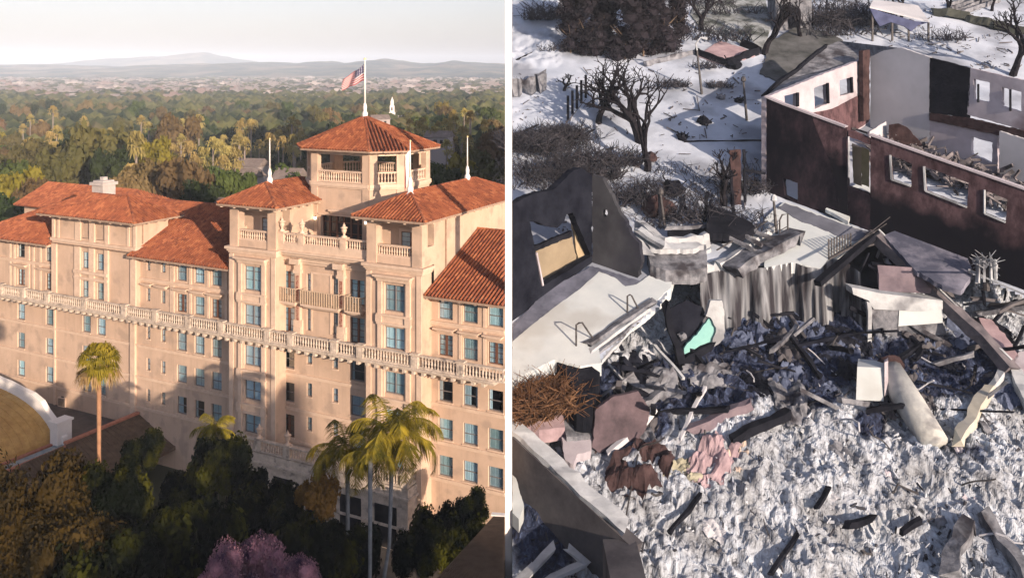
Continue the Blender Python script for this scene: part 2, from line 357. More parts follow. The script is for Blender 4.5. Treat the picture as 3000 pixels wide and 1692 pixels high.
# named trees just beyond the hotel: x, crown top row, depth, width (m), kind, label
NAMED = [(275, 356, 215, 17, 0, 'broad olive tree with spreading crown behind the chimney, largest of the trees'),
 (225, 395, 235, 13, 4, 'dark green tree at the left shoulder of the broad olive tree'),
 (465, 392, 210, 9.5, 8, 'golden yellow conical tree right of the broad olive tree'),
 (520, 335, 290, 14, 7, 'pale brown rounded tree with bare grey branches'),
 (440, 470, 170, 10, 6, 'brownish tree behind the mid left hotel roof'),
 (540, 462, 165, 12, 7, 'reddish brown feathery tree left of the hotel pavilion roof'),
 (375, 510, 160, 8, 6, 'light brown thin tree right of the chimney'),
 (60, 480, 170, 10, 8, 'yellow green tree near the left edge above the hotel roof'),
 (20, 455, 185, 11, 2, 'green tree at the left edge above the hotel roof'),
 (120, 520, 165, 8, 7, 'grey leafless tree above the left hotel roof'),
 (170, 545, 150, 7, 4, 'low dark tree above the left hotel roof'),
 (40, 560, 150, 8, 5, 'dark tree at the left edge touching the roofline'),
 (640, 480, 180, 9, 2, 'bright green tree left of the small hotel pavilion roof'),
 (690, 495, 165, 8, 3, 'green tree behind the small hotel pavilion'),
 (600, 520, 150, 7, 5, 'low dark tree right of the reddish brown tree'),
 (1330, 440, 170, 9, 8, 'yellow green tree behind the far right roof'),
 (1400, 430, 190, 10, 1, 'olive tree behind the far right roof ridge'),
 (1450, 470, 160, 10, 0, 'olive tree at the right end behind the far roof'),
 (1300, 470, 160, 6, 2, 'green tree just right of the tower'),
 (835, 470, 190, 10, 2, 'mid green tree left of the tower'),
 (330, 430, 200, 9, 4, 'dark tree behind the right side of the broad olive tree'),
 (1465, 380, 230, 12, 6, 'brown tree at the right edge above the far roof'),
 (90, 400, 240, 12, 1, 'olive tree in the left middle distance'),
 (150, 440, 200, 10, 0, 'olive tree left of the broad olive tree')]
for x, yt, Y, wd, k, lb in NAMED:
    bgtree(x, yt, Y, 0, wd, k, lb, 'trees behind the hotel')
cnt = 0; cells = []
def where(x, Y):
    a = 'above the left wing roof' if x < 160 else 'around the chimney' if x < 420 else 'above the mid left roof' if x < 640 else 'left of the tower' if x < 890 else 'behind the tower' if x < 1290 else 'above the far right roof'
    return a + (', nearest row' if Y < 235 else ', second row' if Y < 300 else ', middle rows' if Y < 400 else ', far rows')
for i in range(2600):
    Y = 175 * (700 / 175) ** (rnd.random() ** 1.15); x = rnd.uniform(-30, 1470)
    if Y < 215 and (x > 860 and x < 1280): continue
    wd = rnd.uniform(7, 13) * (.8 if Y < 260 else 1.1); X = (x - 1500) / F * Y
    if X > -wd * .55: continue
    ok = all((X - a) ** 2 + (Y - c) ** 2 > ((wd + w2) * (.36 if Y < 400 else .40)) ** 2 for a, c, w2 in cells)
    if not ok: continue
    cells.append((X, Y, wd)); cnt += 1
    k = rnd.choices(range(10), [3, 3, 3, 3, 3, 3, 2.2, 2.2, 1.0, 1.0])[0]; hh = rnd.uniform(11, 19) * min(1, .62 + Y / 900) * (.86 if Y < 260 else 1)
    nm, me, lab, v = KINDS[k]
    if cnt > 215: break
    near = 'near woods' if Y < 300 else 'middle woods'
    tree(nm, (X, Y, 0), (wd / 1.8, wd / 1.8, hh), me, TR, '%s tree %s' % (lab, where(x, Y)), '%s trees in the woods' % lab, rz=rnd.uniform(0, 6.28))
PAL = [(400, 386, 200, 1), (383, 480, 170, 0), (415, 430, 250, 1), (505, 420, 230, 1), (556, 415, 215, 1), (642, 410, 215, 1), (668, 430, 205, 1), (689, 435, 205, 1),
       (595, 432, 215, 1), (625, 402, 240, 1), (716, 402, 240, 1), (705, 355, 300, 1), (735, 350, 300, 1), (790, 390, 250, 1), (830, 400, 240, 1), (860, 395, 240, 1),
       (760, 410, 260, 1), (815, 380, 280, 1), (1308, 410, 240, 1), (1370, 395, 250, 1), (1200, 350, 330, 1), (1225, 355, 320, 1), (1248, 368, 310, 1), (1270, 372, 300, 1),
       (1285, 355, 320, 1), (1240, 345, 350, 1), (1320, 362, 300, 1), (700, 390, 260, 1), (652, 455, 190, 1), (575, 460, 200, 1), (880, 385, 270, 1), (1420, 350, 330, 1)]
prr = random.Random(19)
for k in range(46): x = prr.choice((prr.uniform(480, 880), prr.uniform(40, 470), prr.uniform(1290, 1440))); Y = prr.uniform(240, 400); PAL.append((x, HZ + (CAMZ - prr.uniform(17, 24)) / Y * F, Y, 1))
for x, yt, Y, _ in PAL:
    p = at(x, yt, Y); e = empty('palm_tree', (p.x, Y, 0), 'tall thin fan palm ' + where(x, Y), 'palm tree', 'fan palms in the woods', rnd.uniform(0, 6))
    e.scale = (max(p.z, 9) * .66,) * 2 + (max(p.z, 9),); mkobj('crown', PALMC, e); mkobj('trunk', PALMT, e)
# far woods: uncountable mass
b = MB(); bm = bmesh.new(); bmesh.ops.create_icosphere(bm, subdivisions=2, radius=1); IV = [v.co.copy() for v in bm.verts]; IF = [[v.index for v in f.verts] for f in bm.faces]; bm.free()
bm = bmesh.new(); bmesh.ops.create_icosphere(bm, subdivisions=1, radius=1); JV = [v.co.copy() for v in bm.verts]; JF = [[v.index for v in f.verts] for f in bm.faces]; bm.free()
def blob(b, c, rx, rz, seed, V=JV, Fc=JF):
    vs = []
    for p in V:
        k = 1 + .55 * noise.noise(p * 1.7 + Vector((seed, seed * .37, 0)))
        vs.append((c[0] + p.x * rx * k, c[1] + p.y * rx * k, c[2] + p.z * rz * k))
    b.add(vs, Fc)
FARM = mat('far_foliage', (.018, .030, .016), (.11, .115, .045), scale=.035, detail=3, lo=.38, hi=.62, rough=.9, c3=(.14, .11, .06), s3=.02, t3=.62)
for i in range(5200):
    Y = 330 * (1150 / 330) ** (rnd.random() ** .8); x = rnd.uniform(-60, 1478); X = (x - 1500) / F * Y
    rx = rnd.uniform(4, 8) * (1 if Y < 900 else 1.25); hh = rnd.uniform(5, 13)
    if X > -rx * 1.2: continue
    blob(b, (X, Y, hh * .55), rx, hh * .55, i * 1.3)
tag(b.build('far_woods', FARM, fix=False), 'far off woods merging below the city', 'woods', kind='stuff')
b = MB()
for i in range(6500):
    Y = 1050 * (4300 / 1050) ** rnd.random(); x = rnd.uniform(-60, 1478); X = (x - 1500) / F * Y
    rx = rnd.uniform(6, 15); hh = rnd.uniform(4, 10)
    if X > -rx * 1.5: continue
    blob(b, (X, Y, hh * .4), rx, hh * .6, i * 2.1)
tag(b.build('city_trees', FARM, fix=False), 'tree cover scattered through the distant city', 'trees', kind='stuff')
# distant city
CITY = [mat('city_wall_%d' % i, c, tuple(min(1, k * 1.15) for k in c), scale=.05) for i, c in enumerate(((.20, .18, .18), (.20, .155, .15), (.34, .31, .31), (.09, .085, .09)))]
ROOFG = mat('city_roof', (.45, .40, .36), (.62, .56, .50), scale=.03)
def farblock(b, X, Y, wx, wy, h):
    b.box(X - wx / 2, X + wx / 2, Y - wy / 2, Y + wy / 2, 0, h)
    b.box(X - wx * .2, X + wx * .15, Y - wy * .2, Y + wy * .2, h, h + h * .22)
    b.box(X - wx / 2 - .3, X + wx / 2 + .3, Y - wy / 2 - .3, Y + wy / 2 + .3, h - .8, h - .2)
for x, y, wd, hh, mi, lb in ((592, 282, 60, 26, 1, 'broad pinkish block with dark window bays in the distant city'), (436, 270, 45, 18, 1, 'pink low block left of the broad pinkish block'),
        (270, 276, 95, 10, 2, 'long white low building in the distant city'), (170, 288, 60, 9, 2, 'white warehouse at left in the distant city'), (30, 282, 45, 9, 2, 'white low building at the left edge of the city'),
        (690, 290, 40, 13, 2, 'white angular building right of the broad pinkish block'), (930, 288, 26, 20, 2, 'white tall block left of the flagpole'),
        (1290, 285, 34, 20, 1, 'tan block right of the tower in the distant city'), (1300, 267, 48, 14, 2, 'white block with flat roof above the tan block'), (1420, 290, 60, 9, 0, 'long pale building at right in the distant city')):
    Y = CAMZ * F / (y + 10 - HZ); X = (x - 1500) / F * Y; e = empty('city_building', (X, Y, 0), lb, 'building'); s_ = wd / F * Y / 1.0
    b = MB(); farblock(b, 0, 0, s_, s_ * .6, hh / F * Y + 1); b.build('wall', CITY[mi], e)
    b = MB(); nb = 7
    for i in range(nb): b.box(-s_ * .45 + i * s_ * .9 / nb, -s_ * .45 + (i + .45) * s_ * .9 / nb, -s_ * .3 - .25, -s_ * .3 - .02, 1.5, (hh / F * Y) * .72)
    b.build('windows', DARK, e)
b0 = [MB() for _ in CITY]
for i in range(240):
    Y = 980 * (3600 / 980) ** rnd.random(); x = rnd.uniform(-40, 1470); X = (x - 1500) / F * Y; wx = rnd.uniform(8, 30) * (Y / 2000) ** .3; wy = rnd.uniform(14, 30)
    if X > -wx: continue
    b = MB(); farblock(b, 0, 0, wx, wy, rnd.uniform(5, 12)); k = rnd.choice((0, 0, 1, 2, 3)); o = b.build('city_building', CITY[k], loc=(X, Y, 0))
    nm = ('cream', 'tan', 'white', 'brown')[k]; tag(o, 'small %s flat roofed building of the distant city %s' % (nm, where(x, 999 if Y > 2200 else 350)), 'building', '%s buildings of the distant city' % nm)
bs = MB()
for i in range(1500):
    Y = 1020 * (4300 / 1020) ** rnd.random(); x = rnd.uniform(-60, 1474); X = (x - 1500) / F * Y; wx = rnd.uniform(6, 26)
    if X > -wx: continue
    farblock(bs, X, Y, wx, rnd.uniform(10, 24), rnd.uniform(4, 9))
tag(bs.build('distant_city', CITY[0], fix=False), 'mass of small buildings filling the valley floor', 'city', kind='stuff')
# white church tower in the woods, houses among the palms
p = at(1149, 328, 560); e = empty('church', (p.x, 560, 0), 'white stepped church tower standing in the woods right of the main flagpole', 'church')
b = MB()
for r_, z0, z1 in ((1.7, 0, 13), (1.3, 13, 17), (.9, 17, 20)): b.box(-r_, r_, -r_, r_, z0, z1)
b.lathe((0, 0, 20), [(.8, 0), (.7, .8), (.4, 1.4), (.1, 2.4)], 8); b.build('tower', WHITE, e)
b = MB(); b.box(3.5, 14, -4, 4, 0, 9.3); b.prism([(3.5, -4.4, 9.31), (3.5, 4.4, 9.31), (3.5, 0, 11.0)], (10.5, 0, 0)); b.build('nave', CITY[2], e)
b = MB(); b.box(-.5, .5, -1.8, -1.71, 8, 12); b.box(-.4, .4, -1.4, -1.31, 14, 16); b.build('window', DARK, e)
HROOF = mat('house_roof', (.16, .13, .12), (.26, .22, .20), scale=.6)
for x, y, Y, wd, lb in ((720, 500, 205, 6, 'grey roofed house among the palms left of the small pavilion roof'), (742, 470, 240, 6, 'house with pale roof and chimney among the palms'),
        (850, 500, 190, 5, 'low house with blue grey roof left of the tower'), (1112, 340, 420, 8, 'white walled house in the woods behind the tower roof'), (1287, 388, 300, 8, 'small white house right of the tower roof'), (640, 588, 150, 3, 'blue tarpaulin covered shed behind the hotel roof')):
    p = at(x, y, Y); z = max(p.z, 3.5); e = empty('house', (p.x, Y, 0), lb, 'house', rz=rnd.uniform(-.5, .5)); b = MB(); b.box(-wd / 2, wd / 2, -3, 3, 0, z - 1.4); b.build('wall', CITY[2], e)
    b = MB(); b.prism([(-wd / 2 - .4, -3.5, z - 1.4), (-wd / 2 - .4, 3.5, z - 1.4), (-wd / 2 - .4, 0, z + .6)], (wd + .8, 0, 0)); b.build('roof', HROOF, e)
    b = MB(); b.box(-1, .2, -3.08, -3.0, z - 3.4, z - 2.2); b.box(1.2, 2.2, -3.08, -3.0, z - 3.4, z - 2.2); b.build('window', DARK, e)

# ================================================================ HOTEL (local axes: s along the facade, d into the building, z up)
EX = Vector((.891, -.454, 0)).normalized(); NX = Vector((-EX.y, EX.x, 0)); OX = Vector((-.2846 * 86.5, 86.5, 0))
hotel = empty('hotel', OX, 'long cream stucco hotel with red tiled roofs, central belvedere tower and stone balustrades', 'hotel', rz=math.atan2(EX.y, EX.x))
def sx(x, d=0):
    t = (x - 1500) / F; B = OX + NX * d
    return (t * B.y - B.x) / (EX.x - t * EX.y)
def zy(x, y, d=0): s = sx(x, d); Y = OX.y + NX.y * d + EX.y * s; return CAMZ - (y - HZ) / F * Y
def xend(d):     # s where the building meets the dividing pillar's line
    k = .0077; B = OX + NX * d; return -(B.x + k * B.y) / (EX.x + k * EX.y)
SEND = xend(0)
def clipobj(o):
    bm = bmesh.new(); bm.from_mesh(o.data)
    n_ = Vector((1, .0077, 0)); nl = Vector((n_.dot(EX), n_.dot(NX), 0)); co = Vector((SEND, 0, 0))
    bmesh.ops.bisect_plane(bm, geom=bm.verts[:] + bm.edges[:] + bm.faces[:], plane_co=co, plane_no=nl, clear_outer=True)
    bm.to_mesh(o.data); bm.free(); return o
def hb(name, m, boxes, clip=False, parent=hotel, smooth=False, split=0):
    if split:
        for i in range(0, len(boxes), split): hb(name, m, boxes[i:i + split], clip, parent, smooth)
        return
    b = MB()
    for x in boxes: b.box(*x)
    o = b.build(name, m, parent, smooth)
    return clipobj(o) if clip else o
def wall(b, s0, s1, z0, z1, d, ops, rev=.4):
    """facade skin at depth d facing -d with rectangular openings (s0,s1,z0,z1) and reveals"""
    ss = sorted({s0, s1, *[o[0] for o in ops], *[o[1] for o in ops]}); zs = sorted({z0, z1, *[o[2] for o in ops], *[o[3] for o in ops]})
    ss = [s for s in ss if s0 <= s <= s1]; zs = [z for z in zs if z0 <= z <= z1]
    for a, c in zip(ss, ss[1:]):
        for e, g in zip(zs, zs[1:]):
            ms_, mz = (a + c) / 2, (e + g) / 2
            if any(o[0] < ms_ < o[1] and o[2] < mz < o[3] for o in ops): continue
            b.add([(a, d, e), (c, d, e), (c, d, g), (a, d, g)], [(0, 1, 2, 3)])
    for o in ops:
        a, c, e, g = o[:4]; D = d + rev
        b.add([(a, d, e), (a, D, e), (a, D, g), (a, d, g)], [(0, 1, 2, 3)]); b.add([(c, d, e), (c, d, g), (c, D, g), (c, D, e)], [(0, 1, 2, 3)])
        b.add([(a, d, e), (c, d, e), (c, D, e), (a, D, e)], [(0, 1, 2, 3)]); b.add([(a, d, g), (a, D, g), (c, D, g), (c, d, g)], [(0, 1, 2, 3)])
# window prototypes, cached by type and size
WC = {}
def win_meshes(wd, h, kind):
    key = (round(wd, 2), round(h, 2), kind)
    if key in WC: return WC[key]
    fw = .055; b = MB(); b.box(-wd / 2, -wd / 2 + fw, 0, .09, 0, h); b.box(wd / 2 - fw, wd / 2, 0, .09, 0, h)
    b.box(-wd / 2 + fw, wd / 2 - fw, 0, .09, 0, fw * 1.2); b.box(-wd / 2 + fw, wd / 2 - fw, 0, .09, h - fw * 1.3, h)
    m = FRAME
    if kind in ('sash', 'open', 'half', 'narrow'): b.box(-wd / 2 + fw, wd / 2 - fw, -.01, .07, h * .47, h * .47 + fw)
    if kind in ('big', 'bigtop'):
        b.box(-.05, .05, -.01, .08, fw, h - fw)
        for sg in (-1, 1): b.box(sg * (wd / 4 + .012) - wd / 4 + .085, sg * (wd / 4 + .012) + wd / 4 - .085, .002, .06, h * .42, h * .42 + .045)
        if kind == 'bigtop':
            for sg in (-1, 1): b.box(sg * (wd / 4 + .012) - wd / 4 + .085, sg * (wd / 4 + .012) + wd / 4 - .085, .002, .06, h * .77, h * .77 + .06)
    if kind in ('door', 'dooropen'):
        m = WOOD; b.box(-.11, .11, -.01, .08, fw, h - fw)
        for sg in (-1, 1):
            for t in (.25, .5, .75): b.box(sg * (wd / 4 + .03) - wd / 4 + .10, sg * (wd / 4 + .03) + wd / 4 - .10, .002, .06, h * t, h * t + .03)
    fr_ = bpy.data.meshes.new('window'); fr_.from_pydata(b.v, [], b.f); fr_.materials.append(m)
    b = MB(); b.add([(-wd / 2 + fw * .5, .05, fw * .6), (wd / 2 - fw * .5, .05, fw * .6), (wd / 2 - fw * .5, .05, h - fw * .6), (-wd / 2 + fw * .5, .05, h - fw * .6)], [(0, 1, 2, 3)])
    pn = bpy.data.meshes.new('pane'); pn.from_pydata(b.v, [], b.f); pn.materials.append(GLASS)
    b = MB()
    def pleat(x0, x1):
        n = max(4, int((x1 - x0) / .05)); vs = []; fs = []
        for i in range(n + 1):
            x = x0 + (x1 - x0) * i / n; y = .115 + .02 * math.sin(i * 1.9) + .012 * math.sin(i * .7)
            vs += [(x, y, .04), (x, y, h - .03)]
        for i in range(n): fs.append((2 * i, 2 * i + 2, 2 * i + 3, 2 * i + 1))
        b.add(vs, fs)
    if kind in ('open', 'dooropen'): pleat(-wd / 2 + .04, -wd / 2 + wd * .18)
    elif kind == 'half': pleat(-wd / 2 + .04, -wd * .05); pleat(wd * .28, wd / 2 - .04)
    else: pleat(-wd / 2 + .04, -.012); pleat(.012, wd / 2 - .04)
    cu = bpy.data.meshes.new('curtain'); cu.from_pydata(b.v, [], b.f); cu.materials.append(CURT)
    WC[key] = (fr_, pn, cu); return WC[key]
def window(s0, s1, z0, z1, d, kind, rev=.17):
    fr_, pn, cu = win_meshes(s1 - s0, z1 - z0, kind)
    o = mkobj('window', fr_, hotel); o.location = ((s0 + s1) / 2, d + rev, z0)
    mkobj('pane', pn, o); mkobj('curtain', cu, o)
    if z0 < 14 and d == 0:
        k = round(s1 - s0, 2)
        if k not in SILL:
            b = MB(); b.box(-k / 2 - .06, k / 2 + .06, -rev - .08, -rev + .02, -.1, 0); me = bpy.data.meshes.new('sill'); me.from_pydata(b.v, [], b.f); me.materials.append(TRIM); SILL[k] = me
        mkobj('sill', SILL[k], o)
SILL = {}
ROWS = [(18.85, 20.6), (15.75, 17.55), (11.9, 13.65), (8.72, 10.47), (5.6, 7.35)]
NROW = [(19.4, 20.65), (16.3, 17.6), (12.45, 13.75), (9.25, 10.5), (6.1, 7.35)]
BROW = [(19.35, 21.6), (16.15, 18.0), (12.35, 14.2), (9.2, 11.1), (6.1, 8.0)]
DROW = [(18.95, 21.4), (15.55, 17.85), (12.2, 14.0), (9.1, 10.9), (5.85, 7.95)]
RN = [(19.6, 21.6), (16.0, 18.0), (12.95, 14.3), (9.95, 11.2), (6.85, 8.1)]
def column(x0, x1, d, rows, kinds, ops, wn=None):
    a, c = sx(x0, d), sx(x1, d); mid = (a + c) / 2; wd = wn or (c - a); a, c = mid - wd / 2, mid + wd / 2
    for (z0, z1), k in zip(rows, kinds):
        if not k: continue
        ops.append((a, c, z0, z1)); window(a, c, z0, z1, d, k)
S, D_, O_, H_, N_ = 'sash', 'door', 'open', 'half', 'narrow'
ops = []
column(50, 73, 0, ROWS, (O_, D_, S, S, S), ops, 1.3)
column(133, 157, 0, ROWS, (S, D_, S, S, S), ops, 1.3)
pav = []
column(241, 265, -.5, ROWS, (S, S), pav, 1.35); column(284, 309, -.5, ROWS, (S, S), pav, 1.35)
column(241, 265, -.0, ROWS, (None, None, S, S, S), ops, 1.35); column(284, 309, -.0, ROWS, (None, None, S, S, S), ops, 1.35)
column(428, 441, 0, NROW, (N_,) * 5, ops, .55); column(471, 485, 0, NROW, (N_,) * 5, ops, .62)
column(519, 546, 0, ROWS, (S, D_, S, S, H_), ops, 1.35); column(570, 598, 0, ROWS, (S, S, S, S, O_), ops, 1.35); column(619, 649, 0, ROWS, (S, D_, S, S, S), ops, 1.35)
column(826, 862, 0, DROW, (D_, D_, O_, O_, 'dooropen'), ops, 1.5); column(898, 914, 0, RN, (N_,) * 5, ops, .62)
column(974, 990, 0, RN, (N_,) * 5, ops, .62); column(1026, 1068, 0, DROW, (D_, D_, O_, S, S), ops, 1.55)
column(1287, 1324, 0, ROWS, (S, D_, O_, S, S), ops, 1.4); column(1359, 1397, 0, ROWS, (S, S, H_, S, S), ops, 1.4); column(1431, 1473, 0, ROWS, (S, D_, O_, S, S), ops, 1.4)
LEFT_END = -41.0
CLs = (sx(673, -1.4), sx(808, -1.4)); CRs = (sx(1074, -1.5), sx(1236, -1.5)); PVs = (-27.9, -15.1)
b = MB(); wall(b, LEFT_END, SEND, 0, 21.2, 0, ops)
b.add([(LEFT_END, 0, 0), (LEFT_END, 0, 21.2), (LEFT_END, 16, 21.2), (LEFT_END, 16, 0)], [(0, 1, 2, 3)])
b.add([(LEFT_END, 16, 0), (LEFT_END, 16, 21.2), (xend(16), 16, 21.2), (xend(16), 16, 0)], [(0, 1, 2, 3)])
b.add([(SEND, 0, 0), (xend(16), 16, 0), (xend(16), 16, 21.2), (xend(8), 8, 25), (SEND, 0, 21.2)], [(0, 1, 2, 3, 4)])
b.add([(CLs[1], 0, 21.2), (CRs[0], 0, 21.2), (CRs[0], 0, 23.4), (CLs[1], 0, 23.4)], [(0, 1, 2, 3)])
b.build('wall', STUC, hotel, fix=False)
# dark floors inside so that open windows look in on a dark room
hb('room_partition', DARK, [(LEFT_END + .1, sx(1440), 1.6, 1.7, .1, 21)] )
# pavilion block over the left wing
b = MB(); wall(b, PVs[0], PVs[1], 14.9, 24.4, -.5, pav + [(sx(236, -.5), sx(262, -.5), 22.0, 23.7), (sx(278, -.5), sx(304, -.5), 22.0, 23.7)], .35)
b.add([(PVs[1], -.5, 14.9), (PVs[1], 3.6, 14.9), (PVs[1], 3.6, 24.4), (PVs[1], -.5, 24.4)], [(0, 1, 2, 3)])
b.add([(PVs[0], -.5, 14.9), (PVs[0], -.5, 24.4), (PVs[0], 3.6, 24.4), (PVs[0], 3.6, 14.9)], [(0, 1, 2, 3)])
b.add([(PVs[0], 3.6, 14.9), (PVs[0], 3.6, 24.4), (PVs[1], 3.6, 24.4), (PVs[1], 3.6, 14.9)], [(0, 1, 2, 3)])
b.build('pavilion_wall', STUC, hotel, fix=False)
for x0, x1 in ((236, 262), (278, 304)):
    b = MB(); a, c = sx(x0, -.5), sx(x1, -.5)
    for i in range(14): z = 22.06 + i * .117; b.add([(a, -.42, z), (c, -.42, z), (c, -.22, z + .12), (a, -.22, z + .12)], [(0, 1, 2, 3)])
    b.build('louvre', TRIM, hotel, fix=False)
PB = [(PVs[0] - .06, PVs[0] + .7, -.68, -.5, 15, 21.2), (PVs[1] - .7, PVs[1] + .06, -.68, -.5, 15, 21.2), (PVs[0] - .14, PVs[1] + .14, -.8, -.5, 21.45, 21.75), (PVs[0] - .05, PVs[1] + .05, -.62, -.5, 21.2, 21.45),
      (PVs[0] - .06, PVs[0] + .35, -.62, -.5, 21.75, 24.3), (PVs[1] - .35, PVs[1] + .05, -.62, -.5, 21.75, 24.3), (PVs[1] - 1.3, PVs[1] - .95, -.6, -.5, 21.75, 24.3), (PVs[0] + .75, PVs[0] + 1.05, -.6, -.5, 21.75, 24.3)]
for x0, x1 in ((222, 238), (264, 279), (309, 320)): PB.append((sx(x0, -.5), sx(x1, -.5), -.64, -.5, 21.75, 24.3)); PB.append((sx(x0, -.5), sx(x1, -.5), -.7, -.5, 15, 21.2))
PB += [(sx(222, -.5), sx(320, -.5), -.86, -.7, 18.35, 18.65), (sx(222, -.5), sx(320, -.5), -.80, -.7, 17.75, 18.0), (PVs[1], PVs[1] + .12, -.5, 2.4, 21.45, 21.75)]
hb('pavilion_moulding', TRIM, PB)
# string courses, pilaster strips and little cornices over the doors of the wings
B_ = []
for a, c in ((LEFT_END, PVs[0] if False else CLs[0]), (CRs[1], SEND)):
    for z in (11.62, 8.42, 5.3): B_ += [(a, c, -.14, 0, z, z + .14), (a, c, -.07, 0, z - .16, z)]
for a, c in ((LEFT_END, PVs[0]), (PVs[1] + .0, CLs[0]), (CRs[1], SEND)):
    B_ += [(a, c, -.22, 0, 18.5, 18.66), (a, c, -.12, 0, 18.3, 18.5), (a, c, -.10, 0, 21.0, 21.2)]
for a, c in ((CLs[1], CRs[0]),):
    for z in (11.75, 8.55, 5.6): B_ += [(a, c, -.14, 0, z, z + .14), (a, c, -.07, 0, z - .16, z)]
hb('string_course', TRIM, B_, clip=True, split=1)
B_ = []
for x in (28, 40, 82, 96, 116, 505, 555, 607, 660, 500): B_.append((sx(x), sx(x) + .32, -.1, 0, 15, 20.98))
for x in (1243, 1345, 1416): B_.append((sx(x), sx(x) + .28, -.08, 0, 15, 20.98))
B_ += [(sx(386), sx(400), -.25, 0, 0, 14.5), (sx(386), sx(402), -.28, 0, 15, 20.5), (sx(1236), sx(1248), -.2, 0, 0, 20.9), (sx(160), sx(164), -.16, 0, 0, 14.5)]
hb('pilaster', TRIM, B_, split=1)
B_ = []
for x0, x1 in ((45, 80), (118, 160), (425, 446), (464, 492), (513, 551), (566, 602), (614, 655), (1280, 1332), (1352, 1404), (1424, 1472)):
    a, c = sx(x0), sx(x1); B_ += [(a - .15, c + .15, -.55, 0, 18.05, 18.15), (a, c, -.38, 0, 17.93, 18.05), (a + .1, c - .1, -.2, 0, 17.8, 17.93)]
hb('door_cornice', TRIM, B_, split=3)
# central bays left (CL) and right (CR)
def bay(s0, s1, d, x0, x1, dep, name):
    o2 = []; ce = (s0 + s1) / 2
    a, c = sx(x0, d), sx(x1, d)
    for (z0, z1), k in zip(BROW, ('bigtop', 'big', 'big', 'big', 'big')): o2.append((a, c, z0, z1)); window(a, c, z0, z1, d, k)
    b = MB(); wall(b, s0, s1, 0, 23.3, d, o2)
    b.add([(s1, d, 0), (s1, 0, 0), (s1, 0, 23.3), (s1, d, 23.3)], [(0, 1, 2, 3)]); b.add([(s0, d, 0), (s0, d, 23.3), (s0, 0, 23.3), (s0, 0, 0)], [(0, 1, 2, 3)])
    # upper storey: solid behind the loggia
    g = d + 1.9
    b.add([(s0, g, 23.3), (s1, g, 23.3), (s1, g, 27.2), (s0, g, 27.2)], [(0, 1, 2, 3)])
    b.add([(s1, g, 15), (s1, dep, 15), (s1, dep, 27.2), (s1, g, 27.2)], [(0, 1, 2, 3)]); b.add([(s0, g, 15), (s0, g, 27.2), (s0, dep, 27.2), (s0, dep, 15)], [(0, 1, 2, 3)])
    b.add([(s0, dep, 15), (s0, dep, 27.2), (s1, dep, 27.2), (s1, dep, 15)], [(0, 1, 2, 3)])
    b.add([(s0, d, 23.3), (s1, d, 23.3), (s1, g, 23.3), (s0, g, 23.3)], [(0, 1, 2, 3)])
    b.add([(s0, d, 27.2), (s1, d, 27.2), (s1, g, 27.2), (s0, g, 27.2)], [(0, 1, 2, 3)])
    clipobj(b.build(name + '_wall', STUC, hotel, fix=False))
    pw = 1.0
    B_ = [(s0, s0 + pw, d, d + .9, 23.3, 27.2), (s1 - pw, s1, d, d + .9, 23.3, 27.2), (s0 + pw, s1 - pw, d + .02, d + .8, 26.75, 27.2),
          (s1 - .35, s1, d + .9, g, 23.3, 24.9), (s0, s0 + .35, d + .9, g, 23.3, 24.9), (s0 + pw, s1 - pw, d + .12, d + .5, 23.3, 23.95)]
    hb('loggia_pier', STUC, B_)
    hb('loggia_shade_floor', FLAT0, [(s0 + .4, s1 - .4, d + .5, g - .02, 23.3, 23.32)])
    hb('cornice', TRIM, [(s0 - .35, s1 + .35, d - .35, 0.0, 23.05, 23.3), (s0 - .2, s1 + .2, d - .2, 0.0, 22.85, 23.05), (s0 - .1, s1 + .1, d - .1, 0.0, 22.7, 22.85)])
    balustrade('loggia_balustrade', [(s0 + pw, d + .3), (s1 - pw, d + .3)], 23.95, 24.95, TRIM, [], .26)
    # loggia window
    a2 = ce - .2; mkw = win_meshes(2.0, 1.75, 'dooropen'); o = mkobj('window', mkw[0], hotel); o.location = (ce + .6, g - .12, 24.1); mkobj('pane', mkw[1], o); mkobj('curtain', win_meshes(2.0, 1.75, 'door')[2], o).location = (0, -.09, 0)
    hb('loggia_window_surround', TRIM, [(ce - .65, ce - .42, g - .16, g, 23.5, 26.1), (ce - .42, ce + 1.7, g - .16, g, 25.86, 26.1)])
    # surround of the stacked windows
    B_ = []
    for sa, sb in ((a - .62, a - .2), (c + .2, c + .62)): B_ += [(sa, sb, d - .2, d, 15.2, 21.9), (sa, sb, d - .2, d, 1.5, 14.4)]
    for sa, sb in ((a - .2, a), (c, c + .2)): B_ += [(sa, sb, d - .08, d, 1.5, 14.4), (sa, sb, d - .08, d, 15.2, 21.75)]
    for z in (18.95, 11.85, 8.7, 5.6): B_ += [(a - .7, c + .7, d - .32, d - .0, z, z + .16), (a - .2, c + .2, d - .16, d - .0, z - .55, z), (a - .7, c + .7, d - .28, d, z - .75, z - .55), (a - .78, a - .15, d - .3, d - .2, z - .55, z), (c + .15, c + .78, d - .3, d - .2, z - .55, z)]
    B_ += [(a - .9, c + .9, d - .62, d, 22.3, 22.45), (a - .75, c + .75, d - .45, d, 22.15, 22.3), (a - .68, c + .68, d - .3, d, 21.9, 22.15), (s0, s0 + .5, d - .09, d, 0, 14.4), (s1 - .5, s1, d - .09, d, 0, 14.4), (s0, s0 + .5, d - .09, d, 15.2, 22.6), (s1 - .5, s1, d - .09, d, 15.2, 22.6)]
    hb('window_surround', TRIM, B_)
